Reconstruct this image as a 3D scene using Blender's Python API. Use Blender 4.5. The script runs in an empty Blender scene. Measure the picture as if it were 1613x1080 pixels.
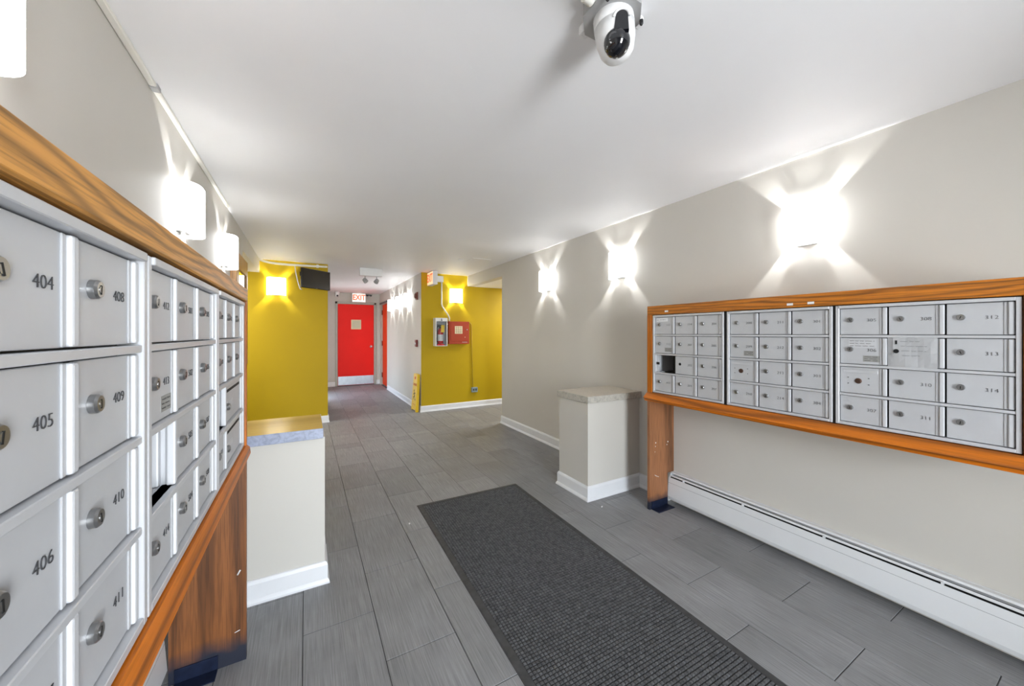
import bpy, bmesh, math, random
from mathutils import Vector, Matrix
random.seed(7)
S = bpy.context.scene
C = S.collection
PI = math.pi

# ------------------------------------------------------------------ camera, world, light, exposure
cam_d = bpy.data.cameras.new('camera')
cam_d.sensor_width = 36.0
cam_d.lens = 576.0 / 1613.0 * 36.0
cam_d.shift_y = -15.0 / 1613.0
cam_d.clip_start = 0.02
cam = bpy.data.objects.new('camera', cam_d)
C.objects.link(cam)
cam.location = (0, 0, 1.30)
cam.rotation_euler = (PI / 2, 0, -math.radians(29.3955))
S.camera = cam

EXPOSURE = 2.52
SCONCE_W = 3.2          # bulb in each wall sconce
SHADE_E = 1.35           # glow of the opal shades
DAY_W = 31.0            # daylight through the glass entrance door behind the camera
ALCOVE_W = 6.0         # unseen fill lights added in the two side alcoves

S.view_settings.view_transform = 'Standard'
S.view_settings.look = 'None'
S.view_settings.exposure = EXPOSURE
S.view_settings.gamma = 1.0
S.view_settings.use_curve_mapping = False

W = bpy.data.worlds.new('world')
S.world = W
W.use_nodes = True
wn = W.node_tree.nodes
bg = wn['Background']
sky = wn.new('ShaderNodeTexSky')
sky.sky_type = 'NISHITA'
sky.sun_disc = False
sky.sun_elevation = math.radians(40)
W.node_tree.links.new(sky.outputs[0], bg.inputs[0])
bg.inputs[1].default_value = 0.25

ld = bpy.data.lights.new('daylight', 'AREA')
ld.shape = 'RECTANGLE'
ld.size = 0.78
ld.size_y = 1.95
ld.energy = DAY_W
ld.color = (0.92, 0.96, 1.0)
lo = bpy.data.objects.new('daylight', ld)
C.objects.link(lo)
lo.location = (0.73, -2.30, 1.08)
lo.rotation_euler = (PI / 2, 0, 0)      # shines towards +Y, in through the entrance door
pd = bpy.data.lights.new('corridor_fill', 'AREA')     # unseen fill light added on the corridor's left side
pd.shape = 'RECTANGLE'
pd.size = 1.0
pd.size_y = 1.9
pd.energy = 1.7
po = bpy.data.objects.new('corridor_fill', pd)
C.objects.link(po)
po.location = (0.17, 8.55, 1.05)
po.rotation_euler = (PI / 2, 0, -PI / 2)
for ax_, ay_ in ((-1.35, 5.25), (3.75, 5.25)):  # fill lights added out of view under both alcove ceilings
    pd = bpy.data.lights.new('alcove_fill', 'AREA')
    pd.shape = 'DISK'
    pd.size = 0.45
    pd.energy = ALCOVE_W
    pd.color = (0.97, 0.98, 1.0)
    po = bpy.data.objects.new('alcove_fill', pd)
    C.objects.link(po)
    po.location = (ax_, ay_, 2.12)


# ------------------------------------------------------------------ materials
def srgb(r, g, b):
    def f(v):
        v /= 255.0
        return v / 12.92 if v <= 0.04045 else ((v + 0.055) / 1.055) ** 2.4
    return (f(r), f(g), f(b), 1.0)


def new_mat(name):
    m = bpy.data.materials.new(name)
    m.use_nodes = True
    nt = m.node_tree
    return m, nt, nt.nodes['Principled BSDF'], nt.links.new


def node(nt, t, **kw):
    n = nt.nodes.new(t)
    for k, v in kw.items():
        setattr(n, k, v)
    return n


def ramp(nt, stops):
    r = nt.nodes.new('ShaderNodeValToRGB')
    e = r.color_ramp.elements
    while len(e) < len(stops):
        e.new(0.5)
    for i, (p, c) in enumerate(stops):
        e[i].position = p
        e[i].color = c
    return r


def mul(c, k):
    return (c[0] * k, c[1] * k, c[2] * k, 1)


def mat_plain(name, col, rough=0.5, metal=0.0, var=0.04, scale=8.0, bump=0.0, bscale=200.0, spec=0.5, coat=0.0):
    """paint, metal, plastic: a base colour with slight mottling and optional fine relief"""
    m, nt, p, L = new_mat(name)
    geo = node(nt, 'ShaderNodeNewGeometry')
    nz = node(nt, 'ShaderNodeTexNoise')
    nz.inputs['Scale'].default_value = scale
    nz.inputs['Detail'].default_value = 4
    L(geo.outputs['Position'], nz.inputs['Vector'])
    r = ramp(nt, [(0.3, mul(col, 1 - var)), (0.7, mul(col, 1 + var))])
    L(nz.outputs['Fac'], r.inputs[0])
    L(r.outputs[0], p.inputs['Base Color'])
    p.inputs['Roughness'].default_value = rough
    p.inputs['Metallic'].default_value = metal
    p.inputs['Specular IOR Level'].default_value = spec
    p.inputs['Coat Weight'].default_value = coat
    if bump:
        n2 = node(nt, 'ShaderNodeTexNoise')
        n2.inputs['Scale'].default_value = bscale
        L(geo.outputs['Position'], n2.inputs['Vector'])
        b = node(nt, 'ShaderNodeBump')
        b.inputs['Strength'].default_value = bump
        b.inputs['Distance'].default_value = 0.002
        L(n2.outputs['Fac'], b.inputs['Height'])
        L(b.outputs[0], p.inputs['Normal'])
    return m


def mat_wood(name, light, dark, axis, rings=9.0, rough=0.35, off=(0, 0, 0), pore=0.35, stretch=0.12, distort=3.0, dscale=3.0):
    """oak: growth rings stretched along the grain plus dark pores"""
    m, nt, p, L = new_mat(name)
    tc = node(nt, 'ShaderNodeTexCoord')
    mp = node(nt, 'ShaderNodeMapping')
    sc = [1.0, 1.0, 1.0]
    sc[axis] = stretch
    mp.inputs['Scale'].default_value = sc
    mp.inputs['Location'].default_value = off
    L(tc.outputs['Object'], mp.inputs['Vector'])
    wv = node(nt, 'ShaderNodeTexWave', wave_type='RINGS', rings_direction='XYZ'[axis])
    wv.inputs['Scale'].default_value = rings
    wv.inputs['Distortion'].default_value = distort
    wv.inputs['Detail'].default_value = 2.0
    wv.inputs['Detail Scale'].default_value = dscale
    wv.inputs['Detail Roughness'].default_value = 0.4
    L(mp.outputs[0], wv.inputs['Vector'])
    mp2 = node(nt, 'ShaderNodeMapping')
    sc2 = [260.0, 260.0, 260.0]
    sc2[axis] = 7.0
    mp2.inputs['Scale'].default_value = sc2
    L(tc.outputs['Object'], mp2.inputs['Vector'])
    nz = node(nt, 'ShaderNodeTexNoise')
    nz.inputs['Scale'].default_value = 1.0
    nz.inputs['Detail'].default_value = 3
    L(mp2.outputs[0], nz.inputs['Vector'])
    r1 = ramp(nt, [(0.0, mul(light, 0.50)), (0.14, mul(light, 0.68)), (0.42, mul(light, 0.92)), (1.0, mul(light, 1.05))])
    L(wv.outputs['Fac'], r1.inputs[0])
    r2 = ramp(nt, [(0.38, (1 - pore, 1 - pore, 1 - pore, 1)), (0.55, (1, 1, 1, 1))])
    L(nz.outputs['Fac'], r2.inputs[0])
    mx = node(nt, 'ShaderNodeMix', data_type='RGBA', blend_type='MULTIPLY')
    mx.inputs[0].default_value = 1.0
    L(r1.outputs[0], mx.inputs[6])
    L(r2.outputs[0], mx.inputs[7])
    L(mx.outputs[2], p.inputs['Base Color'])
    p.inputs['Roughness'].default_value = rough
    b = node(nt, 'ShaderNodeBump')
    b.inputs['Strength'].default_value = 0.15
    b.inputs['Distance'].default_value = 0.001
    L(nz.outputs['Fac'], b.inputs['Height'])
    L(b.outputs[0], p.inputs['Normal'])
    return m


def mat_tile():
    """charcoal porcelain plank tile, brushed along its length, cloudy wear and pale scuffs"""
    m, nt, p, L = new_mat('porcelain_tile')
    geo = node(nt, 'ShaderNodeNewGeometry')
    oi = node(nt, 'ShaderNodeObjectInfo')
    mp = node(nt, 'ShaderNodeMapping')
    mp.inputs['Scale'].default_value = (210, 5, 1)
    L(geo.outputs['Position'], mp.inputs['Vector'])
    n1 = node(nt, 'ShaderNodeTexNoise')
    n1.inputs['Scale'].default_value = 1.0
    n1.inputs['Detail'].default_value = 3
    L(mp.outputs[0], n1.inputs['Vector'])
    c = srgb(138, 138, 139)
    r1 = ramp(nt, [(0.25, mul(c, 0.72)), (0.75, mul(c, 1.25))])
    L(n1.outputs['Fac'], r1.inputs[0])
    n2 = node(nt, 'ShaderNodeTexNoise')
    n2.inputs['Scale'].default_value = 2.6
    n2.inputs['Detail'].default_value = 6
    n2.inputs['Roughness'].default_value = 0.62
    L(geo.outputs['Position'], n2.inputs['Vector'])
    r2 = ramp(nt, [(0.3, (0.82, 0.82, 0.82, 1)), (0.7, (1.15, 1.15, 1.15, 1))])
    L(n2.outputs['Fac'], r2.inputs[0])
    mx = node(nt, 'ShaderNodeMix', data_type='RGBA', blend_type='MULTIPLY')
    mx.inputs[0].default_value = 1.0
    L(r1.outputs[0], mx.inputs[6])
    L(r2.outputs[0], mx.inputs[7])
    # per tile shade
    mr = node(nt, 'ShaderNodeMapRange')
    mr.inputs[3].default_value = 0.9
    mr.inputs[4].default_value = 1.1
    L(oi.outputs['Random'], mr.inputs[0])
    mx2 = node(nt, 'ShaderNodeMix', data_type='RGBA', blend_type='MULTIPLY')
    mx2.inputs[0].default_value = 1.0
    L(mx.outputs[2], mx2.inputs[6])
    L(mr.outputs[0], mx2.inputs[7])
    # chalky scuffs
    n3 = node(nt, 'ShaderNodeTexNoise')
    n3.inputs['Scale'].default_value = 5.0
    n3.inputs['Detail'].default_value = 9
    n3.inputs['Roughness'].default_value = 0.7
    n3.inputs['Distortion'].default_value = 1.2
    L(geo.outputs['Position'], n3.inputs['Vector'])
    r3 = ramp(nt, [(0.60, (0, 0, 0, 1)), (0.78, (0.5, 0.5, 0.5, 1))])
    L(n3.outputs['Fac'], r3.inputs[0])
    mx3 = node(nt, 'ShaderNodeMix', data_type='RGBA')
    L(r3.outputs[0], mx3.inputs[0])
    L(mx2.outputs[2], mx3.inputs[6])
    mx3.inputs[7].default_value = srgb(165, 165, 165)
    L(mx3.outputs[2], p.inputs['Base Color'])
    r4 = ramp(nt, [(0.3, (0.44, 0.44, 0.44, 1)), (0.7, (0.6, 0.6, 0.6, 1))])
    L(n2.outputs['Fac'], r4.inputs[0])
    L(r4.outputs[0], p.inputs['Roughness'])
    b = node(nt, 'ShaderNodeBump')
    b.inputs['Strength'].default_value = 0.12
    b.inputs['Distance'].default_value = 0.001
    L(n1.outputs['Fac'], b.inputs['Height'])
    L(b.outputs[0], p.inputs['Normal'])
    return m


def mat_post(name, light, dark, z_stain):
    """brown veneer panel whose foot is worn to blue-black grime (a stain with its own shape)"""
    m = mat_wood(name, light, dark, 2, rings=7, rough=0.45, off=(0.3, 0.2, 0), pore=0.35, stretch=0.1)
    nt = m.node_tree
    p = nt.nodes['Principled BSDF']
    src = p.inputs['Base Color'].links[0].from_socket
    geo = node(nt, 'ShaderNodeNewGeometry')
    sp = node(nt, 'ShaderNodeSeparateXYZ')
    nt.links.new(geo.outputs['Position'], sp.inputs[0])
    nz = node(nt, 'ShaderNodeTexNoise')
    nz.inputs['Scale'].default_value = 14
    nz.inputs['Detail'].default_value = 5
    nt.links.new(geo.outputs['Position'], nz.inputs['Vector'])
    ma = node(nt, 'ShaderNodeMath', operation='MULTIPLY_ADD')
    nt.links.new(nz.outputs['Fac'], ma.inputs[0])
    ma.inputs[1].default_value = -0.09
    nt.links.new(sp.outputs['Z'], ma.inputs[2])
    r = ramp(nt, [(0.0, (1, 1, 1, 1)), (1.0, (0, 0, 0, 1))])
    mr = node(nt, 'ShaderNodeMapRange')
    mr.inputs[1].default_value = z_stain - 0.07
    mr.inputs[2].default_value = z_stain
    nt.links.new(ma.outputs[0], mr.inputs[0])
    nt.links.new(mr.outputs[0], r.inputs[0])
    mx = node(nt, 'ShaderNodeMix', data_type='RGBA')
    nt.links.new(r.outputs[0], mx.inputs[0])
    nt.links.new(src, mx.inputs[6])
    mx.inputs[7].default_value = srgb(36, 40, 54)
    nt.links.new(mx.outputs[2], p.inputs['Base Color'])
    return m


def mat_emit(name, col, strength, base=None):
    m, nt, p, L = new_mat(name)
    p.inputs['Base Color'].default_value = base or col
    p.inputs['Emission Color'].default_value = col
    p.inputs['Emission Strength'].default_value = strength
    p.inputs['Roughness'].default_value = 0.4
    nz = node(nt, 'ShaderNodeTexNoise')
    nz.inputs['Scale'].default_value = 30
    r = ramp(nt, [(0.3, mul(base or col, 0.97)), (0.7, base or col)])
    L(nz.outputs['Fac'], r.inputs[0])
    L(r.outputs[0], p.inputs['Base Color'])
    return m


def mat_glass(name, tint=(1, 1, 1, 1), gloss=0.12):
    m = bpy.data.materials.new(name)
    m.use_nodes = True
    nt = m.node_tree
    nt.nodes.remove(nt.nodes['Principled BSDF'])
    out = nt.nodes['Material Output']
    tr = node(nt, 'ShaderNodeBsdfTransparent')
    tr.inputs[0].default_value = tint
    gl = node(nt, 'ShaderNodeBsdfGlossy')
    gl.inputs['Roughness'].default_value = 0.03
    fr = node(nt, 'ShaderNodeFresnel')
    fr.inputs[0].default_value = 1.45
    mx = node(nt, 'ShaderNodeMixShader')
    nt.links.new(fr.outputs[0], mx.inputs[0])
    nt.links.new(tr.outputs[0], mx.inputs[1])
    nt.links.new(gl.outputs[0], mx.inputs[2])
    nt.links.new(mx.outputs[0], out.inputs[0])
    return m


M = {}
M['greige'] = mat_plain('greige_wall_paint', srgb(205, 201, 193), 0.55, var=0.02, scale=1.7, bump=0.05, bscale=160)
M['yellow'] = mat_plain('mustard_wall_paint', srgb(182, 152, 8), 0.55, var=0.03, scale=1.7, bump=0.05, bscale=160, spec=0.25)
M['ceiling'] = mat_plain('white_ceiling_paint', srgb(243, 243, 244), 0.6, var=0.015, scale=1.4, bump=0.08, bscale=120)
M['white'] = mat_plain('white_trim_paint', srgb(228, 229, 231), 0.35, var=0.02)
M['heater'] = mat_plain('white_enamel', srgb(224, 225, 226), 0.3, var=0.015)
M['black'] = mat_plain('black_void', srgb(9, 9, 10), 0.7)
M['darkplastic'] = mat_plain('black_plastic', srgb(22, 22, 24), 0.35)
M['grout'] = mat_plain('dark_grout', srgb(70, 70, 71), 0.8, var=0.12, scale=20)
M['tile'] = mat_tile()
M['oak_y'] = mat_wood('golden_oak_rail', srgb(196, 116, 20), srgb(120, 62, 8), 1, rings=16, off=(0.05, 0, 0.0), stretch=0.22, distort=16, dscale=0.5)
M['oak_y2'] = mat_wood('golden_oak_sill', srgb(204, 110, 0), srgb(150, 70, 0), 1, rings=9, off=(0.1, 0, 0.03), stretch=0.12, rough=0.45, pore=0.2, distort=9, dscale=0.6)
M['oak_left'] = mat_wood('pale_oak_rail', srgb(212, 150, 72), srgb(150, 92, 32), 1, rings=15, off=(0.05, 0, 0.0), stretch=0.26, distort=18, dscale=0.45)
M['oak_z'] = mat_wood('golden_oak_stile', srgb(198, 108, 6), srgb(140, 66, 4), 2, rings=20, off=(0.07, 0.02, 0), stretch=0.07)
M['oak_box'] = mat_wood('oak_carcass', srgb(170, 104, 40), srgb(110, 62, 20), 1, rings=14, stretch=0.08)
M['post_r'] = mat_post('brown_veneer_right', srgb(160, 106, 68), srgb(132, 82, 48), 0.065)
M['post_l'] = mat_post('brown_veneer_left', srgb(138, 84, 42), srgb(104, 58, 24), 0.075)
M['cap_yellow'] = mat_wood('yellow_laminate', srgb(240, 200, 122), srgb(232, 190, 110), 0, rings=2, rough=0.22, stretch=0.04, pore=0.12, distort=1.0)  # top of the left cap: glossy yellow with faint grain
M['alu'] = mat_plain('brushed_aluminium', srgb(202, 203, 206), 0.42, metal=0.25, var=0.03, scale=12)
M['alu_door'] = mat_plain('aluminium_door', srgb(194, 195, 198), 0.45, metal=0.2, var=0.035, scale=9)
M['alu_rib'] = mat_plain('hinge_aluminium', srgb(204, 205, 208), 0.5, metal=0.15, var=0.02)
M['steel'] = mat_plain('nickel', srgb(150, 150, 150), 0.28, metal=0.9)
M['bluesteel'] = mat_plain('blue_steel_plate', srgb(38, 47, 72), 0.35, metal=0.5, var=0.2, scale=30)
M['chrome'] = mat_plain('polished_metal', srgb(205, 208, 212), 0.18, metal=1.0)
M['ink'] = mat_plain('engraved_ink', srgb(58, 58, 60), 0.6)
M['ink_light'] = mat_plain('worn_ink', srgb(120, 120, 122), 0.6)
M['brownlock'] = mat_plain('bronze_lock', srgb(86, 62, 50), 0.4, metal=0.5)
M['interior'] = mat_plain('dark_box_interior', srgb(46, 40, 32), 0.6)
M['paper'] = mat_plain('white_paper', srgb(232, 232, 233), 0.7, var=0.02)
M['label'] = mat_plain('grey_label', srgb(150, 149, 145), 0.6, var=0.1, scale=60)
M['shade'] = mat_emit('opal_glass_shade', (0.97, 0.985, 1.0, 1), SHADE_E)
M['diffuser'] = mat_emit('frosted_diffuser', (0.97, 0.985, 1.0, 1), SHADE_E * 0.12)
M['rubber'] = mat_plain('black_rubber', srgb(62, 62, 63), 0.6, var=0.25, scale=26)
M['carpet'] = mat_plain('charcoal_carpet_nub', srgb(88, 88, 89), 0.95, var=0.4, scale=60, bump=0.6, bscale=900)
M['carpet_base'] = mat_plain('charcoal_carpet_base', srgb(40, 40, 41), 0.95, var=0.2, scale=60)
M['red_door'] = mat_plain('red_door_paint', srgb(240, 34, 26), 0.5, var=0.03, scale=3, spec=0.2)
M['orange_door'] = mat_plain('orange_red_door_paint', srgb(232, 66, 18), 0.5, var=0.03, scale=3, spec=0.2)
M['hinge_red'] = mat_plain('dark_red_hinge', srgb(120, 30, 22), 0.4)
M['frame_grey'] = mat_plain('grey_door_frame_paint', srgb(178, 178, 168), 0.45)
M['kick'] = mat_plain('stainless_kick_plate', srgb(198, 210, 222), 0.3, metal=0.55, var=0.08, scale=14)
M['cream'] = mat_plain('cream_card', srgb(226, 214, 178), 0.6)
M['cream_in'] = mat_plain('pale_green_card', srgb(204, 206, 180), 0.6)
M['red_panel'] = mat_plain('red_enamel', srgb(168, 58, 30), 0.4, var=0.03)
M['red_shiny'] = mat_plain('glossy_red', srgb(196, 22, 34), 0.2, coat=0.5)
M['yellow_plastic'] = mat_plain('yellow_plastic', srgb(236, 196, 14), 0.4, var=0.03)
M['yellow_tag'] = mat_plain('yellow_card', srgb(240, 206, 40), 0.6)
M['red_ink'] = mat_plain('orange_red_ink', srgb(206, 84, 22), 0.6)
M['dark_ink'] = mat_plain('black_ink', srgb(50, 34, 16), 0.6)
M['exit_face'] = mat_emit('exit_sign_face', (1.0, 0.93, 0.86, 1), 0.13, srgb(240, 232, 220))
M['exit_glow'] = mat_emit('exit_sign_glow', (1.0, 0.60, 0.34, 1), 0.16, srgb(250, 220, 190))
M['exit_red'] = mat_emit('exit_letters', (0.85, 0.12, 0.03, 1), 0.14)
M['fixture'] = mat_plain('white_fixture', srgb(226, 226, 226), 0.4)
M['lens'] = mat_plain('smoked_dome', srgb(14, 16, 22), 0.08, coat=0.6)
M['lensgrey'] = mat_plain('lens_module', srgb(70, 70, 72), 0.25)
M['boxmetal'] = mat_plain('galvanised_box', srgb(172, 172, 172), 0.45, metal=0.4)
M['screen'] = mat_plain('dark_screen', srgb(44, 40, 34), 0.25)
M['bezel'] = mat_plain('black_bezel', srgb(18, 17, 15), 0.3)
M['greybox'] = mat_plain('grey_outlet_box', srgb(132, 148, 150), 0.45)
M['conduit'] = mat_plain('white_conduit', srgb(232, 230, 222), 0.4)
M['cond_yellow'] = mat_plain('painted_conduit', srgb(190, 160, 40), 0.4)
M['brown_horn'] = mat_plain('brown_red_horn', srgb(120, 62, 48), 0.45)
M['glass'] = mat_glass('clear_glass')
M['oak_case'] = mat_wood('oak_case', srgb(196, 140, 70), srgb(140, 84, 30), 2, rings=16, stretch=0.08)
M['gray_cab'] = mat_plain('cabinet_inside', srgb(150, 156, 160), 0.5)
M['alu_dark'] = mat_plain('dark_aluminium', srgb(90, 92, 95), 0.4, metal=0.6)


def mat_stone(name, col, var):
    m, nt, p, L = new_mat(name)
    geo = node(nt, 'ShaderNodeNewGeometry')
    n1 = node(nt, 'ShaderNodeTexNoise')
    n1.inputs['Scale'].default_value = 28
    n1.inputs['Detail'].default_value = 8
    n1.inputs['Distortion'].default_value = 1.6
    L(geo.outputs['Position'], n1.inputs['Vector'])
    r = ramp(nt, [(0.3, mul(col, 1 - var)), (0.5, col), (0.72, mul(col, 1 + var * 0.6))])
    L(n1.outputs['Fac'], r.inputs[0])
    L(r.outputs[0], p.inputs['Base Color'])
    p.inputs['Roughness'].default_value = 0.32
    return m


M['stone_top'] = mat_stone('beige_stone_laminate', srgb(206, 196, 180), 0.12)
M['stone_edge'] = mat_stone('mottled_stone_edge', srgb(184, 180, 170), 0.28)
M['cap_edge_blue'] = mat_stone('blue_grey_mottled_edge', srgb(160, 168, 190), 0.25)  # edge of the left cap: mottled blue-grey


# ------------------------------------------------------------------ builders
def box(bm, x0, x1, y0, y1, z0, z1, bev=0.0, mi=0, seg=1):
    vs = [bm.verts.new((x, y, z)) for x in (x0, x1) for y in (y0, y1) for z in (z0, z1)]
    fs = []
    for a in ((0, 1, 3, 2), (4, 6, 7, 5), (0, 4, 5, 1), (2, 3, 7, 6), (0, 2, 6, 4), (1, 5, 7, 3)):
        f = bm.faces.new([vs[i] for i in a])
        f.material_index = mi
        fs.append(f)
    if bev > 0:
        es = list({e for f in fs for e in f.edges})
        r = bmesh.ops.bevel(bm, geom=es, offset=bev, segments=seg, affect='EDGES', profile=0.5)
        for f in r['faces']:
            f.material_index = mi
    return vs


def prism(bm, pts, axis, a0, a1, mi=0):
    """polygon pts in the two other axes, extruded along axis from a0 to a1"""
    def P(p, a):
        if axis == 0:
            return (a, p[0], p[1])
        if axis == 1:
            return (p[0], a, p[1])
        return (p[0], p[1], a)
    A = [bm.verts.new(P(p, a0)) for p in pts]
    B = [bm.verts.new(P(p, a1)) for p in pts]
    n = len(pts)
    fs = [bm.faces.new(A), bm.faces.new(B)]
    for i in range(n):
        fs.append(bm.faces.new((A[i], A[(i + 1) % n], B[(i + 1) % n], B[i])))
    for f in fs:
        f.material_index = mi
    bmesh.ops.recalc_face_normals(bm, faces=fs)


def rings_mesh(bm, rings, cap0=True, cap1=True, mi=0, closed=True):
    R = [[bm.verts.new(p) for p in r] for r in rings]
    fs = []
    n = len(R[0])
    for a, b in zip(R, R[1:]):
        for i in range(n if closed else n - 1):
            fs.append(bm.faces.new((a[i], a[(i + 1) % n], b[(i + 1) % n], b[i])))
    if cap0:
        fs.append(bm.faces.new(R[0]))
    if cap1:
        fs.append(bm.faces.new(R[-1]))
    for f in fs:
        f.material_index = mi
        f.smooth = True
    bmesh.ops.recalc_face_normals(bm, faces=fs)


def tube(bm, pts, r, n=10, mi=0, radii=None):
    pts = [Vector(p) for p in pts]
    rings = []
    up = None
    for i, p in enumerate(pts):
        if i == 0:
            t = pts[1] - p
        elif i == len(pts) - 1:
            t = p - pts[-2]
        else:
            t = (pts[i + 1] - p).normalized() + (p - pts[i - 1]).normalized()
        t.normalize()
        if up is None:
            up = t.orthogonal().normalized()
        else:
            up = (up - t * up.dot(t)).normalized()
        s = t.cross(up)
        rr = radii[i] if radii else r
        rings.append([p + (up * math.cos(2 * PI * k / n) + s * math.sin(2 * PI * k / n)) * rr for k in range(n)])
    rings_mesh(bm, rings, mi=mi)


def lathe(bm, prof, center, axis, n=20, mi=0, smooth=False):
    """profile [(radius, along)], revolved around axis vector through center"""
    ax = Vector(axis).normalized()
    u = ax.orthogonal().normalized()
    v = ax.cross(u)
    c = Vector(center)
    rings = [[c + ax * a + (u * math.cos(2 * PI * k / n) + v * math.sin(2 * PI * k / n)) * max(r, 1e-5) for k in range(n)] for r, a in prof]
    if smooth:
        rings_mesh(bm, rings, mi=mi)
        return
    m = len(rings) - 1
    fs = []
    for i in range(m):          # every band keeps its own edge, so rims stay crisp
        A = [bm.verts.new(p) for p in rings[i]]
        B = [bm.verts.new(p) for p in rings[i + 1]]
        d = ax * (prof[i + 1][0] - prof[i][0])
        for k in range(n):
            f = bm.faces.new((A[k], A[(k + 1) % n], B[(k + 1) % n], B[k]))
            f.smooth = True
            f.material_index = mi
            fs.append(f)
            mid = (A[k].co + A[(k + 1) % n].co + B[k].co) / 3 - c
            radial = (mid - ax * mid.dot(ax)).normalized()
            want = radial * (prof[i + 1][1] - prof[i][1]) - ax * (prof[i + 1][0] - prof[i][0])
            f.normal_update()
            if f.normal.dot(want) < 0:
                f.normal_flip()
    if prof[0][0] > 1e-4:
        f = bm.faces.new([bm.verts.new(p) for p in rings[0]])
        f.material_index = mi
        f.normal_update()
        if f.normal.dot(ax) > 0:
            f.normal_flip()


def mesh_of(name, bm, mats, smooth=False):
    me = bpy.data.meshes.new(name)
    bm.to_mesh(me)
    bm.free()
    for m in (mats if isinstance(mats, (list, tuple)) else [mats]):
        me.materials.append(m)
    return me


def link(name, me, parent=None, loc=(0, 0, 0), rot=(0, 0, 0), label=None, kind=None):
    o = bpy.data.objects.new(name, me)
    C.objects.link(o)
    if parent is not None:
        o.parent = parent
    o.location = loc
    o.rotation_euler = rot
    if label:
        o['label'] = label
    if kind:
        o['kind'] = kind
    return o


def obj(name, bm, mats, parent=None, loc=(0, 0, 0), rot=(0, 0, 0), label=None, kind=None):
    return link(name, mesh_of(name, bm, mats), parent, loc, rot, label, kind)


def thing(name, label, cat, loc=(0, 0, 0), rotz=0.0, group=None, kind=None):
    o = bpy.data.objects.new(name, None)
    C.objects.link(o)
    o.empty_display_size = 0.05
    o.location = loc
    o.rotation_euler = (0, 0, rotz)
    o['label'] = label
    o['category'] = cat
    if group:
        o['group'] = group
    if kind:
        o['kind'] = kind
    return o


def tag(o, label, cat, group=None):
    o['label'] = label
    o['category'] = cat
    if group:
        o['group'] = group
    return o


def struct(name, bm, mats, label=None):
    return obj(name, bm, mats, label=label, kind='structure')


def bx(*a, **k):
    bm = bmesh.new()
    box(bm, *a, **k)
    return bm


_text = {}


def text_mesh(body, size, mat, extrude=0.0004, align='CENTER', thin=0.0, xs=1.0):
    """lettering as flat geometry, standing in the local XZ plane and facing -Y"""
    key = (body, size, mat.name, xs, thin)
    if key in _text:
        return _text[key]
    cu = bpy.data.curves.new('lettering', 'FONT')
    cu.body = body
    cu.size = size
    cu.extrude = extrude
    cu.offset = thin
    cu.align_x = align
    cu.align_y = 'CENTER'
    cu.resolution_u = 3
    o = bpy.data.objects.new('lettering', cu)
    C.objects.link(o)
    bpy.context.view_layer.update()
    me = bpy.data.meshes.new_from_object(o.evaluated_get(bpy.context.evaluated_depsgraph_get()))
    bpy.data.objects.remove(o)
    me.transform(Matrix.Rotation(PI / 2, 4, 'X') @ Matrix.Diagonal((xs, 1, 1, 1)))
    me.materials.clear()
    me.materials.append(mat)
    me.name = 'lettering'
    _text[key] = me
    return me


def scribble(bm, x0, x1, z, y, amp=0.0015, th=0.0009, slope=0.0, seed=0, mi=0):
    """a handwritten line: wavy ribbon broken into words, facing -Y"""
    rnd = random.Random(seed)
    x = x0
    while x < x1 - 0.004:
        w = min(x1 - x, rnd.uniform(0.010, 0.024))
        n = max(4, int(w / 0.0016))
        prev = None
        for i in range(n + 1):
            xx = x + w * i / n
            zz = z + slope * (xx - x0) + amp * math.sin(i * 2.1 + rnd.random()) * rnd.uniform(0.5, 1.2)
            a = bm.verts.new((xx, y, zz - th / 2))
            b = bm.verts.new((xx, y, zz + th / 2))
            if prev:
                f = bm.faces.new((prev[0], a, b, prev[1]))
                f.material_index = mi
            prev = (a, b)
        x += w + rnd.uniform(0.003, 0.006)


# ------------------------------------------------------------------ room dimensions
XL, XR = -0.55, 2.48          # side walls of the lobby
YB, YA, YY, YE = -1.9, 4.70, 6.0, 9.95   # entrance wall, end of the side walls, yellow walls, corridor end
ZC, ZH = 2.31, 2.13           # ceiling, alcove ceiling
CX0, CX1 = 0.28, 1.66         # corridor

# floor: grout bed with individual plank tiles
floor = struct('floor', bx(-2.2, 4.3, YB - 0.1, YE + 0.1, -0.06, -0.0025), M['grout'])
TW, TL, X0T, Y0T = 0.2895, 0.606, -0.012, 1.510
_tile_cache = {}


def tile_mesh(w, l):
    k = (round(w, 3), round(l, 3))
    if k not in _tile_cache:
        bm = bmesh.new()
        b = 0.0014
        lo_ = [(0, 0, -0.012), (w, 0, -0.012), (w, l, -0.012), (0, l, -0.012)]
        md = [(0, 0, -b), (w, 0, -b), (w, l, -b), (0, l, -b)]
        tp = [(b, b, 0), (w - b, b, 0), (w - b, l - b, 0), (b, l - b, 0)]
        R = [[bm.verts.new(p) for p in r] for r in (lo_, md, tp)]
        for a, c in zip(R, R[1:]):
            for i in range(4):
                bm.faces.new((a[i], a[(i + 1) % 4], c[(i + 1) % 4], c[i]))
        bm.faces.new(R[2])
        _tile_cache[k] = mesh_of('tile', bm, M['tile'])
    return _tile_cache[k]


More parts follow.
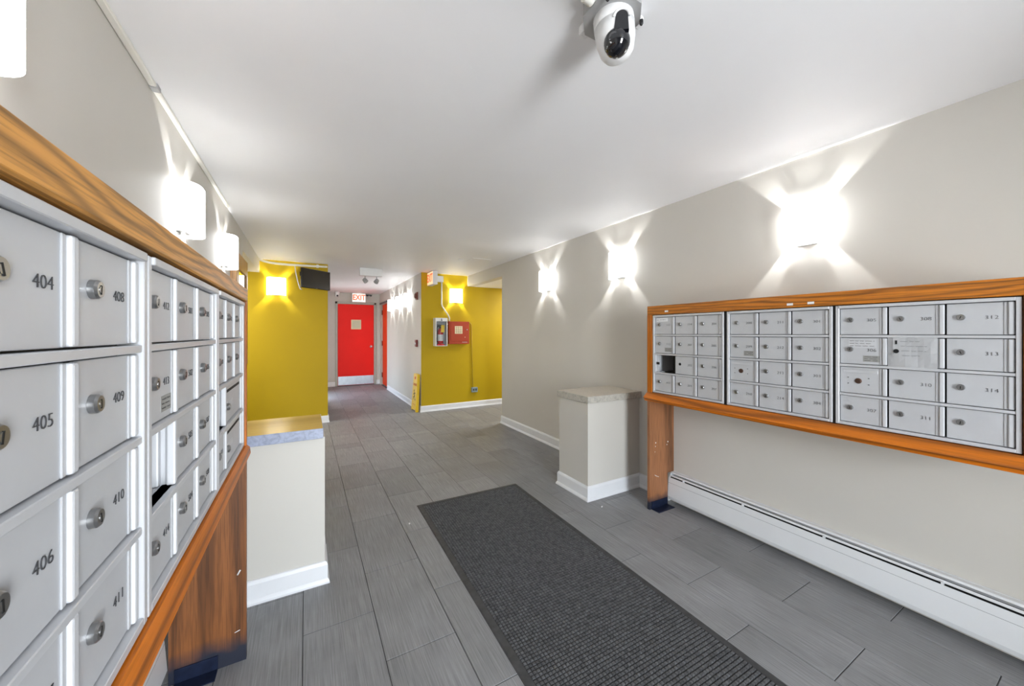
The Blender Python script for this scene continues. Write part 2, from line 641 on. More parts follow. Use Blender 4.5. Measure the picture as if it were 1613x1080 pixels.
def lay(x0, x1, y0, y1):
    G = 0.0016
    i0 = math.floor((x0 - X0T) / TW)
    i1 = math.ceil((x1 - X0T) / TW)
    for i in range(i0, i1):
        a = max(x0, X0T + i * TW)
        b = min(x1, X0T + (i + 1) * TW)
        if b - a < 0.02:
            continue
        off = Y0T + (0.0 if i % 2 else TL / 2)
        j0 = math.floor((y0 - off) / TL)
        j1 = math.ceil((y1 - off) / TL)
        for j in range(j0, j1):
            c = max(y0, off + j * TL)
            d = min(y1, off + (j + 1) * TL)
            if d - c < 0.02:
                continue
            link('tile', tile_mesh(b - a - 2 * G, d - c - 2 * G), floor, (a + G, c + G, 0))


lay(XL, XR, -0.6, YA)
lay(-0.9, 3.35, YA, YY)
lay(CX0, CX1, YY, YE)
# the rest of the floor (behind the camera, deep in the alcoves) in the same material, joined
bm = bmesh.new()
box(bm, XL, XR, YB, -0.6, -0.01, 0)
box(bm, -2.1, -0.9, YA, YY, -0.01, 0)
box(bm, 3.35, 4.2, YA, YY, -0.01, 0)
obj('far_tiling', bm, M['tile'], floor, kind='stuff')

struct('ceiling', bx(-2.2, 4.3, YB - 0.1, YE + 0.1, ZC, ZC + 0.1), M['ceiling'])
# side walls, each with the header that carries on over its alcove
bm = bmesh.new()
box(bm, XL - 0.12, XL, YB, 4.50, 0, ZC)
box(bm, XL - 0.12, XL, 4.50, YY, ZH, ZC)
struct('wall_left', bm, M['greige'])
bm = bmesh.new()
box(bm, XR, XR + 0.12, YB, YA, 0, ZC)
box(bm, XR, XR + 0.12, YA, YY, ZH, ZC)
struct('wall_right', bm, M['greige'])
struct('ceiling_alcove_left', bx(-2.2, XL - 0.12, 4.38, YY, ZH, ZH + 0.06), M['ceiling'])
struct('ceiling_alcove_right', bx(XR + 0.12, 4.3, 4.58, YY, ZH, ZH + 0.06), M['ceiling'])
bm = bmesh.new()
box(bm, -2.2, XL - 0.12, 4.38, 4.50, 0, ZH)
box(bm, -2.2, -2.1, 4.50, YY, 0, ZH)
struct('wall_alcove_left', bm, M['greige'])
bm = bmesh.new()
box(bm, XR + 0.12, 4.3, 4.58, YA, 0, ZH)
box(bm, 4.2, 4.3, YA, YY, 0, ZH)
struct('wall_alcove_right', bm, M['greige'])
# yellow walls facing the lobby
struct('wall_far_left', bx(-2.2, CX0, YY, YY + 0.03, 0, ZC), M['yellow'])
struct('wall_far_right', bx(CX1, 4.3, YY, YY + 0.012, 0, ZC), M['yellow'])
bm = bmesh.new()
box(bm, CX0 - 0.12, CX0, YY + 0.03, 8.0, 0, ZC)
box(bm, CX0 - 0.12, CX0, 8.0, 9.1, 2.05, ZC)  # unseen opening added to let the corridor fill light in
box(bm, CX0 - 0.12, CX0, 9.1, YE, 0, ZC)
struct('wall_corridor_left', bm, M['greige'])
bm = bmesh.new()
box(bm, CX1, CX1 + 0.14, YY + 0.012, 8.93, 0, ZC)
box(bm, CX1, CX1 + 0.14, 8.93, 9.78, 2.03, ZC)
box(bm, CX1, CX1 + 0.14, 9.78, YE, 0, ZC)
struct('wall_corridor_right', bm, M['greige'])
struct('wall_corridor_end', bx(CX0 - 0.12, CX1 + 0.2, YE, YE + 0.12, 0, ZC), M['greige'])
# entrance wall behind the camera with a glazed opening
bm = bmesh.new()
box(bm, -0.67, 0.29, YB - 0.12, YB, 0, ZC)
box(bm, 1.17, 2.60, YB - 0.12, YB, 0, ZC)
box(bm, 0.29, 1.17, YB - 0.12, YB, 2.12, ZC)
struct('wall_back', bm, M['greige'])


# baseboards: flat board with eased top and a shoe moulding
def baseboard(name, p0, p1, nrm, parent=None, h=0.112, m0=0, m1=0):
    """board along the segment p0-p1 on the floor, sticking out along nrm (axis unit vector)"""
    (xa, ya), (xb, yb) = p0, p1
    prof = [(0, 0), (0.022, 0), (0.022, 0.010), (0.016, 0.022), (0.013, 0.026), (0.013, h - 0.018), (0.008, h - 0.004), (0.004, h), (0, h)]
    bm = bmesh.new()
    d = Vector((xb - xa, yb - ya, 0))
    n = Vector((nrm[0], nrm[1], 0))
    A, B = [], []
    for (o, z) in prof:
        q = n * o
        e = d.normalized() * o          # mitred outer corners
        A.append(bm.verts.new((xa + q.x - e.x * m0, ya + q.y - e.y * m0, z)))
        B.append(bm.verts.new((xb + q.x + e.x * m1, yb + q.y + e.y * m1, z)))
    k = len(prof)
    bm.faces.new(A)
    bm.faces.new(B)
    for i in range(k):
        bm.faces.new((A[i], A[(i + 1) % k], B[(i + 1) % k], B[i]))
    bmesh.ops.recalc_face_normals(bm, faces=bm.faces[:])
    if parent:
        return obj(name, bm, M['white'], parent)
    return struct(name, bm, M['white'])


baseboard('baseboard_right', (XR, 2.58), (XR, YA), (-1, 0), m1=1)
baseboard('baseboard_alcove_right', (XR, YA), (4.2, YA), (0, 1), m0=1)
baseboard('baseboard_right_near', (XR, 1.88), (XR, 2.185), (-1, 0))
baseboard('baseboard_far_right', (CX1, YY), (4.2, YY), (0, -1), h=0.1, m0=1)
baseboard('baseboard_far_left', (-2.1, YY), (CX0, YY), (0, -1), h=0.1, m1=1)
baseboard('baseboard_corridor_right', (CX1, YY), (CX1, 8.86), (-1, 0), h=0.1, m0=1)
baseboard('baseboard_corridor_end_left', (CX0, YE), (0.635, YE), (0, -1), h=0.11)
baseboard('baseboard_corridor_end_right', (1.575, YE), (CX1, YE), (0, -1), h=0.11)
baseboard('baseboard_corridor_left', (CX0, YY), (CX0, 8.0), (1, 0), h=0.1, m0=1)
baseboard('baseboard_left', (XL, 2.515), (XL, 4.5), (1, 0))

# ------------------------------------------------------------------ doors
# red door at the end of the corridor
d1 = thing('door_1', 'red flush door with steel kick plate at the end of the corridor', 'door', (1.10, YE, 0), kind='structure')
bm = bmesh.new()
for x0, x1 in ((-0.475, -0.425), (0.425, 0.475)):
    box(bm, x0, x1, -0.03, -0.001, 0, 2.085, bev=0.004)
box(bm, -0.475, 0.475, -0.03, -0.001, 2.035, 2.085, bev=0.004)
obj('door_frame', bm, M['frame_grey'], d1)
obj('door_leaf', bx(-0.418, 0.418, -0.018, -0.002, 0.012, 2.028, bev=0.003), M['red_door'], d1)
obj('threshold', bx(-0.425, 0.425, -0.06, -0.001, 0.0, 0.010, bev=0.003), M['alu_dark'], d1)
k = obj('kick_plate', bx(-0.412, 0.412, -0.021, -0.0185, 0.02, 0.235), M['kick'], d1, label='scuffed stainless kick plate')
bm = bmesh.new()
for z in (0.035, 0.22):
    for x in (-0.39, -0.2, 0, 0.2, 0.39):
        lathe(bm, [(0.005, 0), (0.004, 0.002), (0, 0.0025)], (x, -0.021, z), (0, -1, 0), 6)
obj('screw', bm, M['steel'], k)
bm = bmesh.new()
lathe(bm, [(0.033, 0), (0.033, 0.004), (0.012, 0.010), (0.011, 0.030), (0.024, 0.040), (0.028, 0.052), (0.022, 0.064), (0, 0.068)], (0.355, -0.018, 0.965), (0, -1, 0), 18)
obj('knob', bm, M['chrome'], d1)
nt_ = obj('notice', bx(-0.118, 0.115, -0.022, -0.0185, 1.405, 1.645), M['cream'], d1, label='square cream notice with pale centre')
obj('notice_sheet', bx(-0.095, 0.092, -0.0235, -0.0222, 1.428, 1.622), M['cream_in'], nt_)

# orange-red door in the right-hand corridor wall
d2 = thing('door_2', 'orange-red door set into the right wall near the corridor end', 'door', (CX1, 9.35, 0), kind='structure')
obj('door_leaf', bx(0.045, 0.085, -0.405, 0.40, 0.012, 2.02, bev=0.003), M['orange_door'], d2)
bm = bmesh.new()
box(bm, 0.002, 0.13, 0.405, 0.43, 0, 2.03)
box(bm, 0.002, 0.13, -0.42, -0.41, 0, 2.03)
box(bm, 0.002, 0.13, -0.42, 0.43, 2.022, 2.03)
obj('door_frame', bm, M['frame_grey'], d2)
obj('head_casing', bx(-0.02, 0.0, -0.45, 0.47, 2.035, 2.075, bev=0.004), M['alu_dark'], d2)
for z in (0.25, 1.05, 1.83):
    bm = bmesh.new()
    tube(bm, [(0.035, 0.395, z - 0.06), (0.035, 0.395, z + 0.06)], 0.014, 8)
    obj('hinge', bm, M['hinge_red'], d2)

# glazed entrance doors behind the camera
d3 = thing('door_3', 'glazed entrance door behind the viewpoint', 'door', (0.73, YB, 0), kind='structure')
bm = bmesh.new()
box(bm, -0.44, -0.385, -0.09, -0.03, 0, 2.12)
box(bm, 0.385, 0.44, -0.09, -0.03, 0, 2.12)
box(bm, -0.385, 0.385, -0.09, -0.03, 2.06, 2.12)
box(bm, -0.385, 0.385, -0.09, -0.03, 0, 0.10)
obj('door_frame', bm, M['alu_dark'], d3)
obj('glass_pane', bx(-0.385, 0.385, -0.064, -0.058, 0.10, 2.06), M['glass'], d3)

# ------------------------------------------------------------------ half walls
def half_wall(name, label, x0, x1, y0, y1, zc, cap_top, cap_edge, side, front_ov):
    t = thing(name, label, 'half wall', ((x0 + x1) / 2, (y0 + y1) / 2, 0))
    ox, oy = t.location.x, t.location.y
    a, b, c, d = x0 - ox, x1 - ox, y0 - oy, y1 - oy
    obj('body', bx(a, b, c, d, 0, zc - 0.052), M['greige'], t)
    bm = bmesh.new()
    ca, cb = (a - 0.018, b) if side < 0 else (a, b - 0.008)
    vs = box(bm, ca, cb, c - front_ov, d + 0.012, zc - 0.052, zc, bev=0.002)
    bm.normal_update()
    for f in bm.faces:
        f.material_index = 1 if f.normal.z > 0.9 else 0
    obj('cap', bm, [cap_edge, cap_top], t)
    baseboard('baseboard', (a, c), (b, c), (0, -1), t, m0=int(side < 0), m1=int(side > 0))
    e = a if side < 0 else b
    baseboard('baseboard', (e, c), (e, d), (side, 0), t, m0=1, m1=1)
    baseboard('baseboard', (a, d), (b, d), (0, 1), t, m0=int(side < 0), m1=int(side > 0))
    return t


half_wall('half_wall', 'low greige half wall with beige stone cap beside the right wooden panel', 1.909, XR, 2.187, 2.555, 0.810, M['stone_top'], M['stone_edge'], -1, 0.022)
half_wall('half_wall', 'low cream half wall with glossy yellow cap behind the left mailboxes', XL, 0.086, 2.150, 2.490, 0.812, M['cap_yellow'], M['cap_edge_blue'], 1, 0.03)

# ------------------------------------------------------------------ mailbox banks
def lock_mesh():
    bm = bmesh.new()
    lathe(bm, [(0.0115, 0.0), (0.0115, 0.006), (0.0095, 0.0085), (0.0, 0.0085)], (0, 0, 0), (0, -1, 0), 18)
    box(bm, -0.0012, 0.0012, -0.0092, -0.0084, -0.006, 0.005, mi=1)
    lathe(bm, [(0.0045, 0.0086), (0.0045, 0.0090), (0, 0.0090)], (0, 0, 0), (0, -1, 0), 10, mi=0)
    return mesh_of('lock', bm, [M['steel'], M['black']])


LOCK = lock_mesh()
bm = bmesh.new()
lathe(bm, [(0.0095, 0.0), (0.0095, 0.0008), (0.0, 0.0008)], (0, 0, 0), (0, -1, 0), 14)
LOCKHOLE = mesh_of('lock_hole', bm, M['black'])
bm = bmesh.new()
lathe(bm, [(0.0125, 0.0), (0.0125, 0.0015), (0.0085, 0.004), (0.0, 0.004)], (0, 0, 0), (0, -1, 0), 18)
box(bm, -0.006, 0.006, -0.0048, -0.004, -0.0012, 0.0012, mi=1)
PANEL_LOCK = mesh_of('panel_lock', bm, [M['brownlock'], M['black']])
bm = bmesh.new()
lathe(bm, [(0.0028, 0), (0.002, 0.0015), (0, 0.0018)], (0, 0, 0), (0, -1, 0), 8)
RIVETS = mesh_of('rivet', bm, M['ink_light'])
_door_cache = {}


def door_mesh(w, h, rib=True):
    k = (round(w, 4), round(h, 4), rib)
    if k not in _door_cache:
        bm = bmesh.new()
        box(bm, 0.0, w - (0.014 if rib else 0), 0.0, 0.004, 0.0, h, bev=0.0008)
        if rib:
            box(bm, w - 0.024, w - 0.0155, -0.0022, 0.0, 0.0005, h - 0.0005, bev=0.001)
            box(bm, w - 0.0145, w - 0.0005, -0.0065, 0.004, 0.0005, h - 0.0005, bev=0.003, mi=1, seg=2)
        _door_cache[k] = mesh_of('door', bm, [M['alu_door'], M['alu_rib']])
    return _door_cache[k]


def bank(label, loc, rotz, w, z0, z1, cells, depth=0.2, group='mailbox banks', num_size=0.0202):
    """cells: {(col,row): spec}; spec = number string, None (blank), or dict(kind=..)"""
    t = thing('mailbox_bank', label, 'mailbox bank', (loc[0], loc[1], z0), rotz, group)
    H = z1 - z0
    fs, ft, hb = 0.013, 0.013, 0.011
    ch = (H - 2 * ft - 3 * hb) / 4.0
    cw = (w - 2 * fs) / 3.0
    bm = bmesh.new()
    box(bm, 0, fs, 0, 0.03, 0, H, bev=0.0012)
    box(bm, w - fs, w, 0, 0.03, 0, H, bev=0.0012)
    box(bm, fs, w - fs, -0.004, 0.03, H - ft, H, bev=0.0012)
    box(bm, fs, w - fs, 0, 0.03, 0, ft, bev=0.0012)
    for i in range(1, 4):
        z = ft + i * ch + (i - 1) * hb
        box(bm, fs, w - fs, 0.002, 0.03, z, z + hb, bev=0.0012)
    obj('frame', bm, M['alu'], t)
    body = bmesh.new()
    for c in range(3):
        for r in range(4):
            spec = cells.get((c, r))
            x0 = fs + c * cw
            zb = ft + (3 - r) * (ch + hb)
            if spec == 'skip':
                box(body, x0, x0 + cw, 0.03, depth, zb - hb / 2, zb + ch + hb / 2)
                continue
            sp = spec if isinstance(spec, dict) else {'num': spec}
            if sp.get('open'):
                ob = bmesh.new()
                a, b_ = x0 + 0.003, x0 + cw - 0.003
                box(ob, a, b_, depth - 0.006, depth, zb, zb + ch)
                box(ob, a, b_, 0.012, depth - 0.006, zb - 0.002, zb)
                box(ob, a, b_, 0.012, depth - 0.006, zb + ch, zb + ch + 0.002)
                m_in = M['interior'] if sp['open'] == 'dark' else M['alu_door']
                box(ob, b_, b_ + 0.002, 0.012, depth - 0.006, zb, zb + ch)
                if sp['open'] == 'dark':
                    box(ob, a - 0.002, a, 0.012, depth - 0.006, zb, zb + ch, mi=1)
                    box(ob, a, a + 0.004, 0.004, 0.03, zb, zb + ch, mi=1)
                    box(ob, a + 0.004, a + 0.020, 0.018, 0.022, zb + 0.002, zb + ch - 0.002, mi=1)
                    box(ob, a + 0.008, a + 0.030, 0.012, 0.018, zb + 0.055, zb + 0.072, mi=2)
                    box(ob, a + 0.02, a + 0.05, 0.012, 0.05, zb, zb + 0.004, mi=1)
                else:
                    box(ob, a - 0.002, a, 0.012, depth - 0.006, zb, zb + ch)
                    for q, yy in enumerate((0.006, 0.030, 0.056)):
                        box(ob, b_ - 0.014 - 0.001 * q, b_, yy, yy + 0.014, zb + 0.001, zb + ch - 0.001, bev=0.003, mi=1, seg=2)
                obj('open_compartment', ob, [m_in, M['alu_rib'], M['darkplastic']], t, label='open compartment without its door')
                continue
            box(body, x0, x0 + cw, 0.03, depth, zb - hb / 2, zb + ch + hb / 2)
            g = 0.0024
            span = sp.get('span', 1)
            dw, dh = cw * span - 2 * g, ch - 2 * g
            narrow = sp.get('narrow', 0)
            D = link('door', door_mesh(dw - narrow, dh), t, (x0 + g + narrow, 0.011, zb + g))
            lz = dh * 0.56
            if sp.get('label'):
                D['label'] = sp['label']
            if sp.get('panel'):
                sl = bmesh.new()
                box(sl, 0.010, dw - 0.030, -0.0016, 0.0, dh - 0.026, dh - 0.011, bev=0.0012)
                obj('slot_cover', sl, M['alu'], D)
                link('lock', PANEL_LOCK, D, (dw * 0.40, -0.0002, dh * 0.48))
                for sx, sz in ((-0.036, 0.014), (0.036, 0.014), (-0.036, -0.014), (0.036, -0.014)):
                    link('rivet', RIVETS, D, (dw * 0.40 + sx, -0.0002, dh * 0.48 + sz))
                continue
            if sp.get('slot'):
                sl = bmesh.new()
                box(sl, 0.015, dw - 0.03, -0.0008, 0.0, dh - 0.024, dh - 0.015)
                obj('mail_slot', sl, M['black'], D)
                obj('plate', bx(0.03, 0.13, -0.001, 0, dh * 0.38, dh * 0.55), M['alu_rib'], D)
                link('lock', LOCK, D, (0.03, -0.0002, dh * 0.42))
                continue
            if sp.get('nolock'):
                link('lock_hole', LOCKHOLE, D, (0.036, -0.0002, lz))
            else:
                L_ = link('lock', LOCK, D, (0.036 - narrow * 0.4, -0.0002, lz), (0, random.uniform(-0.5, 0.5), 0))
            if sp.get('num'):
                link('number', text_mesh(sp['num'], num_size, M['ink'], thin=-0.00042, xs=1.12), D, (dw * 0.68 - narrow, -0.0007, dh * 0.535))
            if sp.get('sticker'):
                obj('sticker', bx(dw * 0.50, dw * 0.86, -0.0006, 0, 0.012, 0.040), M['label'], D)
                b2 = bmesh.new()
                for q in range(3):
                    scribble(b2, dw * 0.53, dw * 0.83, 0.018 + q * 0.008, -0.0010, 0.0008, 0.0016, seed=q + c)
                obj('sticker_print', b2, M['ink'], D)
            if sp.get('strip'):
                obj('paper_label', bx(0.012, 0.105, -0.0006, 0, dh - 0.030, dh - 0.006), M['paper'], D)
                b2 = bmesh.new()
                scribble(b2, 0.042, 0.09, dh - 0.019, -0.0010, 0.001, 0.0022, seed=3)
                lathe(b2, [(0.003, 0), (0.003, 0.001), (0, 0.001)], (0.022, 0, dh - 0.019), (0, -1, 0), 8)
                obj('label_print', b2, M['ink'], D)
            if sp.get('script'):
                obj('paper_label', bx(0.03, 0.125, -0.0006, 0, dh - 0.046, dh - 0.006), M['alu_rib'], D)
                b2 = bmesh.new()
                for q in range(3):
                    scribble(b2, 0.034, 0.120 - 0.008 * (q % 2), dh - 0.014 - q * 0.0115, -0.0010, 0.0016, 0.0016, seed=11 + q)
                obj('handwriting', b2, M['dark_ink'], D)
    obj('body', body, M['darkplastic'], t)
    return t


ZR0, ZR1 = 0.872, 1.431
XRF = 2.211          # face of the right-hand banks
rz = -PI / 2
bank('right bank nearest the half wall, numbered 111 to 207, one dark open box', (XRF, 1.827), rz, 0.522, ZR0, ZR1, {
    (0, 0): {'num': '111', 'strip': 1, 'label': 'door with a paper strip label'}, (0, 1): {'num': '112', 'sticker': 1, 'label': 'door with a grey sticker'},
    (0, 2): {'open': 'dark'}, (0, 3): '113',
    (1, 0): '114', (1, 1): '201', (1, 2): {'num': '202', 'nolock': 1, 'label': 'door with an empty lock hole'}, (1, 3): '203',
    (2, 0): '204', (2, 1): '205', (2, 2): '206', (2, 3): '207'}, depth=0.22)
bank('middle bank of the right-hand wall, numbered 208 to 304', (XRF, 1.286), rz, 0.508, ZR0, ZR1, {
    (0, 0): '208', (0, 1): {'num': '209', 'sticker': 1, 'label': 'door with a grey sticker'}, (0, 2): {'panel': 1, 'label': 'door with slot cover and bronze lock'}, (0, 3): '210',
    (1, 0): '211', (1, 1): '212', (1, 2): '213', (1, 3): '214',
    (2, 0): '301', (2, 1): '302', (2, 2): '303', (2, 3): '304'}, depth=0.22)
bank('right-hand bank closest to the viewer, numbered 305 to 314', (XRF, 0.766), rz, 0.524, ZR0, ZR1, {
    (0, 0): '305', (0, 1): {'num': '306', 'sticker': 1, 'script': 1, 'label': 'door with handwriting and a sticker'}, (0, 2): {'panel': 1, 'label': 'door with slot cover and bronze lock'}, (0, 3): '307',
    (1, 0): '308', (1, 1): {'nolock': 1}, (1, 2): '310', (1, 3): '311',
    (2, 0): '312', (2, 1): '313', (2, 2): '314', (2, 3): {'label': 'door without a number'}}, depth=0.22)

# handwritten sheet taped over door 309
pn = thing('paper_note', 'white handwritten sheet taped over the box between 308 and 310', 'note', (XRF, 0.590, 1.150), rz)
bm = bmesh.new()
nx, nz_ = 8, 6
g = [[bm.verts.new((0.002 + 0.146 * i / nx, 0.0085 + 0.0016 * math.sin(i * 1.3 + j * 0.7) - (0.004 if i > 0 else 0.0), 0.002 + 0.136 * j / nz_)) for j in range(nz_ + 1)] for i in range(nx + 1)]
for i in range(nx):
    for j in range(nz_):
        bm.faces.new((g[i][j], g[i + 1][j], g[i + 1][j + 1], g[i][j + 1]))
bmesh.ops.solidify(bm, geom=bm.faces[:], thickness=0.0005)
obj('sheet', bm, M['paper'], pn)
bm = bmesh.new()
for q, (a, b) in enumerate(((0.042, 0.105), (0.044, 0.12), (0.046, 0.118), (0.048, 0.10))):
    scribble(bm, a, b, 0.116 - 0.02 * q, 0.0022, 0.0014, 0.0012, seed=20 + q)
obj('handwriting', bm, M['ink_light'], pn)
bm = bmesh.new()
lathe(bm, [(0.009, 0), (0.009, 0.001), (0, 0.001)], (0.030, 0.0030, 0.074), (0, -1, 0), 12)
box(bm, 0.027, 0.033, 0.0022, 0.0030, 0.104, 0.120)
obj('torn_hole', bm, M['black'], pn)

# left banks (face the room towards +X)
XLF = -0.212
ZL0, ZL1 = 0.860, 1.421
lz_ = PI / 2
bank('left bank closest to the viewer, numbered 404 to 411', (XLF, 0.245), lz_, 0.519, ZL0, ZL1, {
    (0, 0): '401', (0, 1): '402', (0, 2): {}, (0, 3): '403',
    (1, 0): '404', (1, 1): '405', (1, 2): '406', (1, 3): '407',
    (2, 0): '408', (2, 1): '409', (2, 2): '410', (2, 3): '411'}, depth=0.25)
bank('middle bank of the left-hand wall, one open box below door 413', (XLF, 0.770), lz_, 0.510, ZL0, ZL1, {
    (0, 0): '412', (0, 1): {'num': '413', 'sticker': 1, 'label': 'door with a printed sticker'}, (0, 2): {'open': 'light'}, (0, 3): '414',
    (1, 0): '501', (1, 1): '502', (1, 2): '503', (1, 3): '504',
    (2, 0): '505', (2, 1): {'num': '506', 'narrow': 0.016}, (2, 2): '507', (2, 3): '508'}, depth=0.25)
bank('left bank farthest away, with two wide doors with mail slots', (XLF, 1.286), lz_, 0.486, ZL0, ZL1, {
    (0, 0): '509', (0, 1): '510', (0, 2): {'open': 'light'}, (0, 3): '511',
    (1, 0): '512', (1, 1): '513', (1, 2): {'slot': 1, 'span': 2, 'label': 'wide door with mail slot'}, (1, 3): {'slot': 1, 'span': 2, 'label': 'wide door with mail slot'},
    (2, 0): '514', (2, 1): '515', (2, 2): 'skip', (2, 3): 'skip'}, depth=0.25)


# ------------------------------------------------------------------ oak surrounds
def moved(bm, t):
    bmesh.ops.translate(bm, verts=bm.verts[:], vec=(-t.location.x, -t.location.y, -t.location.z))
    return bm


t = thing('mailbox_surround', 'golden oak surround framing the right-hand mailbox banks', 'mailbox surround', (XR, 1.05, 0))
Ya, Yb = 0.225, 1.872
top = obj('top_rail', moved(bx(2.205, 2.235, Ya, Yb, ZR1 + 0.004, 1.5, bev=0.002), t), M['oak_y'], t)
bm = bmesh.new()
prism(bm, [(2.235, 0.868), (2.205, 0.868), (2.168, 0.836), (2.165, 0.828), (2.172, 0.822), (2.176, 0.808), (2.235, 0.808)], 1, Ya, Yb)
obj('bottom_rail', moved(bm, t), M['oak_y2'], t)
obj('stile', moved(bx(2.205, 2.235, 1.832, Yb, 0.868, ZR1 + 0.004, bev=0.001), t), M['oak_z'], t)
obj('stile', moved(bx(2.205, 2.235, Ya, 0.238, 0.868, ZR1 + 0.004, bev=0.001), t), M['oak_z'], t)
bm = bmesh.new()
box(bm, 2.236, XR - 0.002, Ya, Yb, 1.47, 1.498)
box(bm, 2.236, XR - 0.002, Ya, Yb, 0.81, 0.84)
box(bm, 2.236, XR - 0.002, 1.85, Yb, 0.84, 1.47)
box(bm, 2.236, XR - 0.002, Ya, 0.24, 0.84, 1.47)
obj('carcass', moved(bm, t), M['oak_box'], t)
bm = bmesh.new()
prism(bm, [(2.206, 0.0), (2.407, 0.0), (2.407, 0.238), (XR - 0.002, 0.238), (XR - 0.002, 0.807), (2.206, 0.807)], 1, 1.850, 1.871)
post = obj('end_panel', moved(bm, t), M['post_r'], t, label='brown wood panel down to the floor, chipped and stained at the foot')
bm = bmesh.new()
for (y, z, w) in ((2.268, 0.48, 0.008), (2.266, 0.455, 0.006), (2.262, 0.415, 0.005), (2.405, 0.47, 0.008), (2.395, 0.45, 0.006)):
    box(bm, y, y + w, 1.8492, 1.8502, z, z + w * 1.2, bev=0.0003)
tube(bm, [(2.262, 1.849, 0.247), (2.275, 1.849, 0.238), (2.305, 1.849, 0.226)], 0.0022, 5)
obj('chip', moved(bm, t), M['paper'], post, label='pale chips in the veneer')
for (y, z) in ((1.705, 1.456), (0.953, 1.452), (0.862, 1.453)):
    b = bmesh.new()
    box(b, 2.2042, 2.2052, y - 0.014, y + 0.014, z - 0.006, z + 0.006, bev=0.0003)
    obj('tape_scrap', moved(b, t), M['paper'], top, label='torn scrap of white tape')
bm = bmesh.new()
for y in (1.295, 0.772):
    box(bm, 2.214, 2.236, y - 0.0085, y + 0.0085, ZR0 - 0.004, ZR1 + 0.004)
box(bm, 2.214, 2.236, 1.828, 1.833, ZR0 - 0.004, ZR1 + 0.004)
obj('gap_filler', moved(bm, t), M['black'], t)
bm = bmesh.new()
box(bm, 2.225, 2.40, 1.78, 1.849, 0.0, 0.004, bev=0.001)
box(bm, 2.225, 2.40, 1.8445, 1.849, 0.004, 0.055, bev=0.001)
br = obj('floor_bracket', moved(bm, t), M['bluesteel'], t, label='blue steel angle bracket on the floor')

t = thing('mailbox_surround', 'oak surround framing the left-hand mailbox banks', 'mailbox surround', (XL, 1.0, 0))
Ya, Yb = 0.225, 1.795
obj('top_rail', moved(bx(-0.24, -0.203, Ya, Yb, ZL1 + 0.006, 1.477, bev=0.003), t), M['oak_left'], t)
bm = bmesh.new()
prism(bm, [(-0.24, 0.856), (-0.206, 0.856), (-0.196, 0.846), (-0.193, 0.822), (-0.198, 0.812), (-0.207, 0.806), (-0.24, 0.806)], 1, Ya, Yb)
obj('bottom_rail', moved(bm, t), M['oak_y2'], t)
obj('stile', moved(bx(-0.24, -0.205, 1.776, Yb, 0.856, ZL1 + 0.006, bev=0.001), t), M['oak_z'], t)
obj('stile', moved(bx(-0.24, -0.205, Ya, 0.240, 0.856, ZL1 + 0.006, bev=0.001), t), M['oak_z'], t)
bm = bmesh.new()
box(bm, XL + 0.002, -0.241, Ya, Yb, 1.447, 1.475)
box(bm, XL + 0.002, -0.241, Ya, Yb, 0.806, 0.836)
box(bm, XL + 0.002, -0.241, 1.776, Yb, 0.836, 1.447)
box(bm, XL + 0.002, -0.241, Ya, 0.24, 0.836, 1.447)
obj('carcass', moved(bm, t), M['oak_box'], t)
bm = bmesh.new()
prism(bm, [(-0.208, 0.0), (-0.442, 0.0), (-0.442, 0.245), (XL + 0.002, 0.245), (XL + 0.002, 0.805), (-0.208, 0.805)], 1, 1.794, 1.816)
post = obj('end_panel', moved(bm, t), M['post_l'], t, label='brown wood panel down to the floor with a dark stained foot')
bm = bmesh.new()
tube(bm, [(-0.236, 1.7935, 0.345), (-0.230, 1.7935, 0.357), (-0.227, 1.7935, 0.362)], 0.003, 5)
tube(bm, [(-0.245, 1.7935, 0.12), (-0.228, 1.7935, 0.125)], 0.0016, 5)
obj('chip', moved(bm, t), M['paper'], post, label='pale chips in the veneer')
bm = bmesh.new()
box(bm, -0.425, -0.297, 1.735, 1.7935, 0.0, 0.004, bev=0.001)
box(bm, -0.425, -0.297, 1.789, 1.7935, 0.004, 0.055, bev=0.001)
obj('floor_bracket', moved(bm, t), M['bluesteel'], t, label='blue steel angle bracket on the floor')


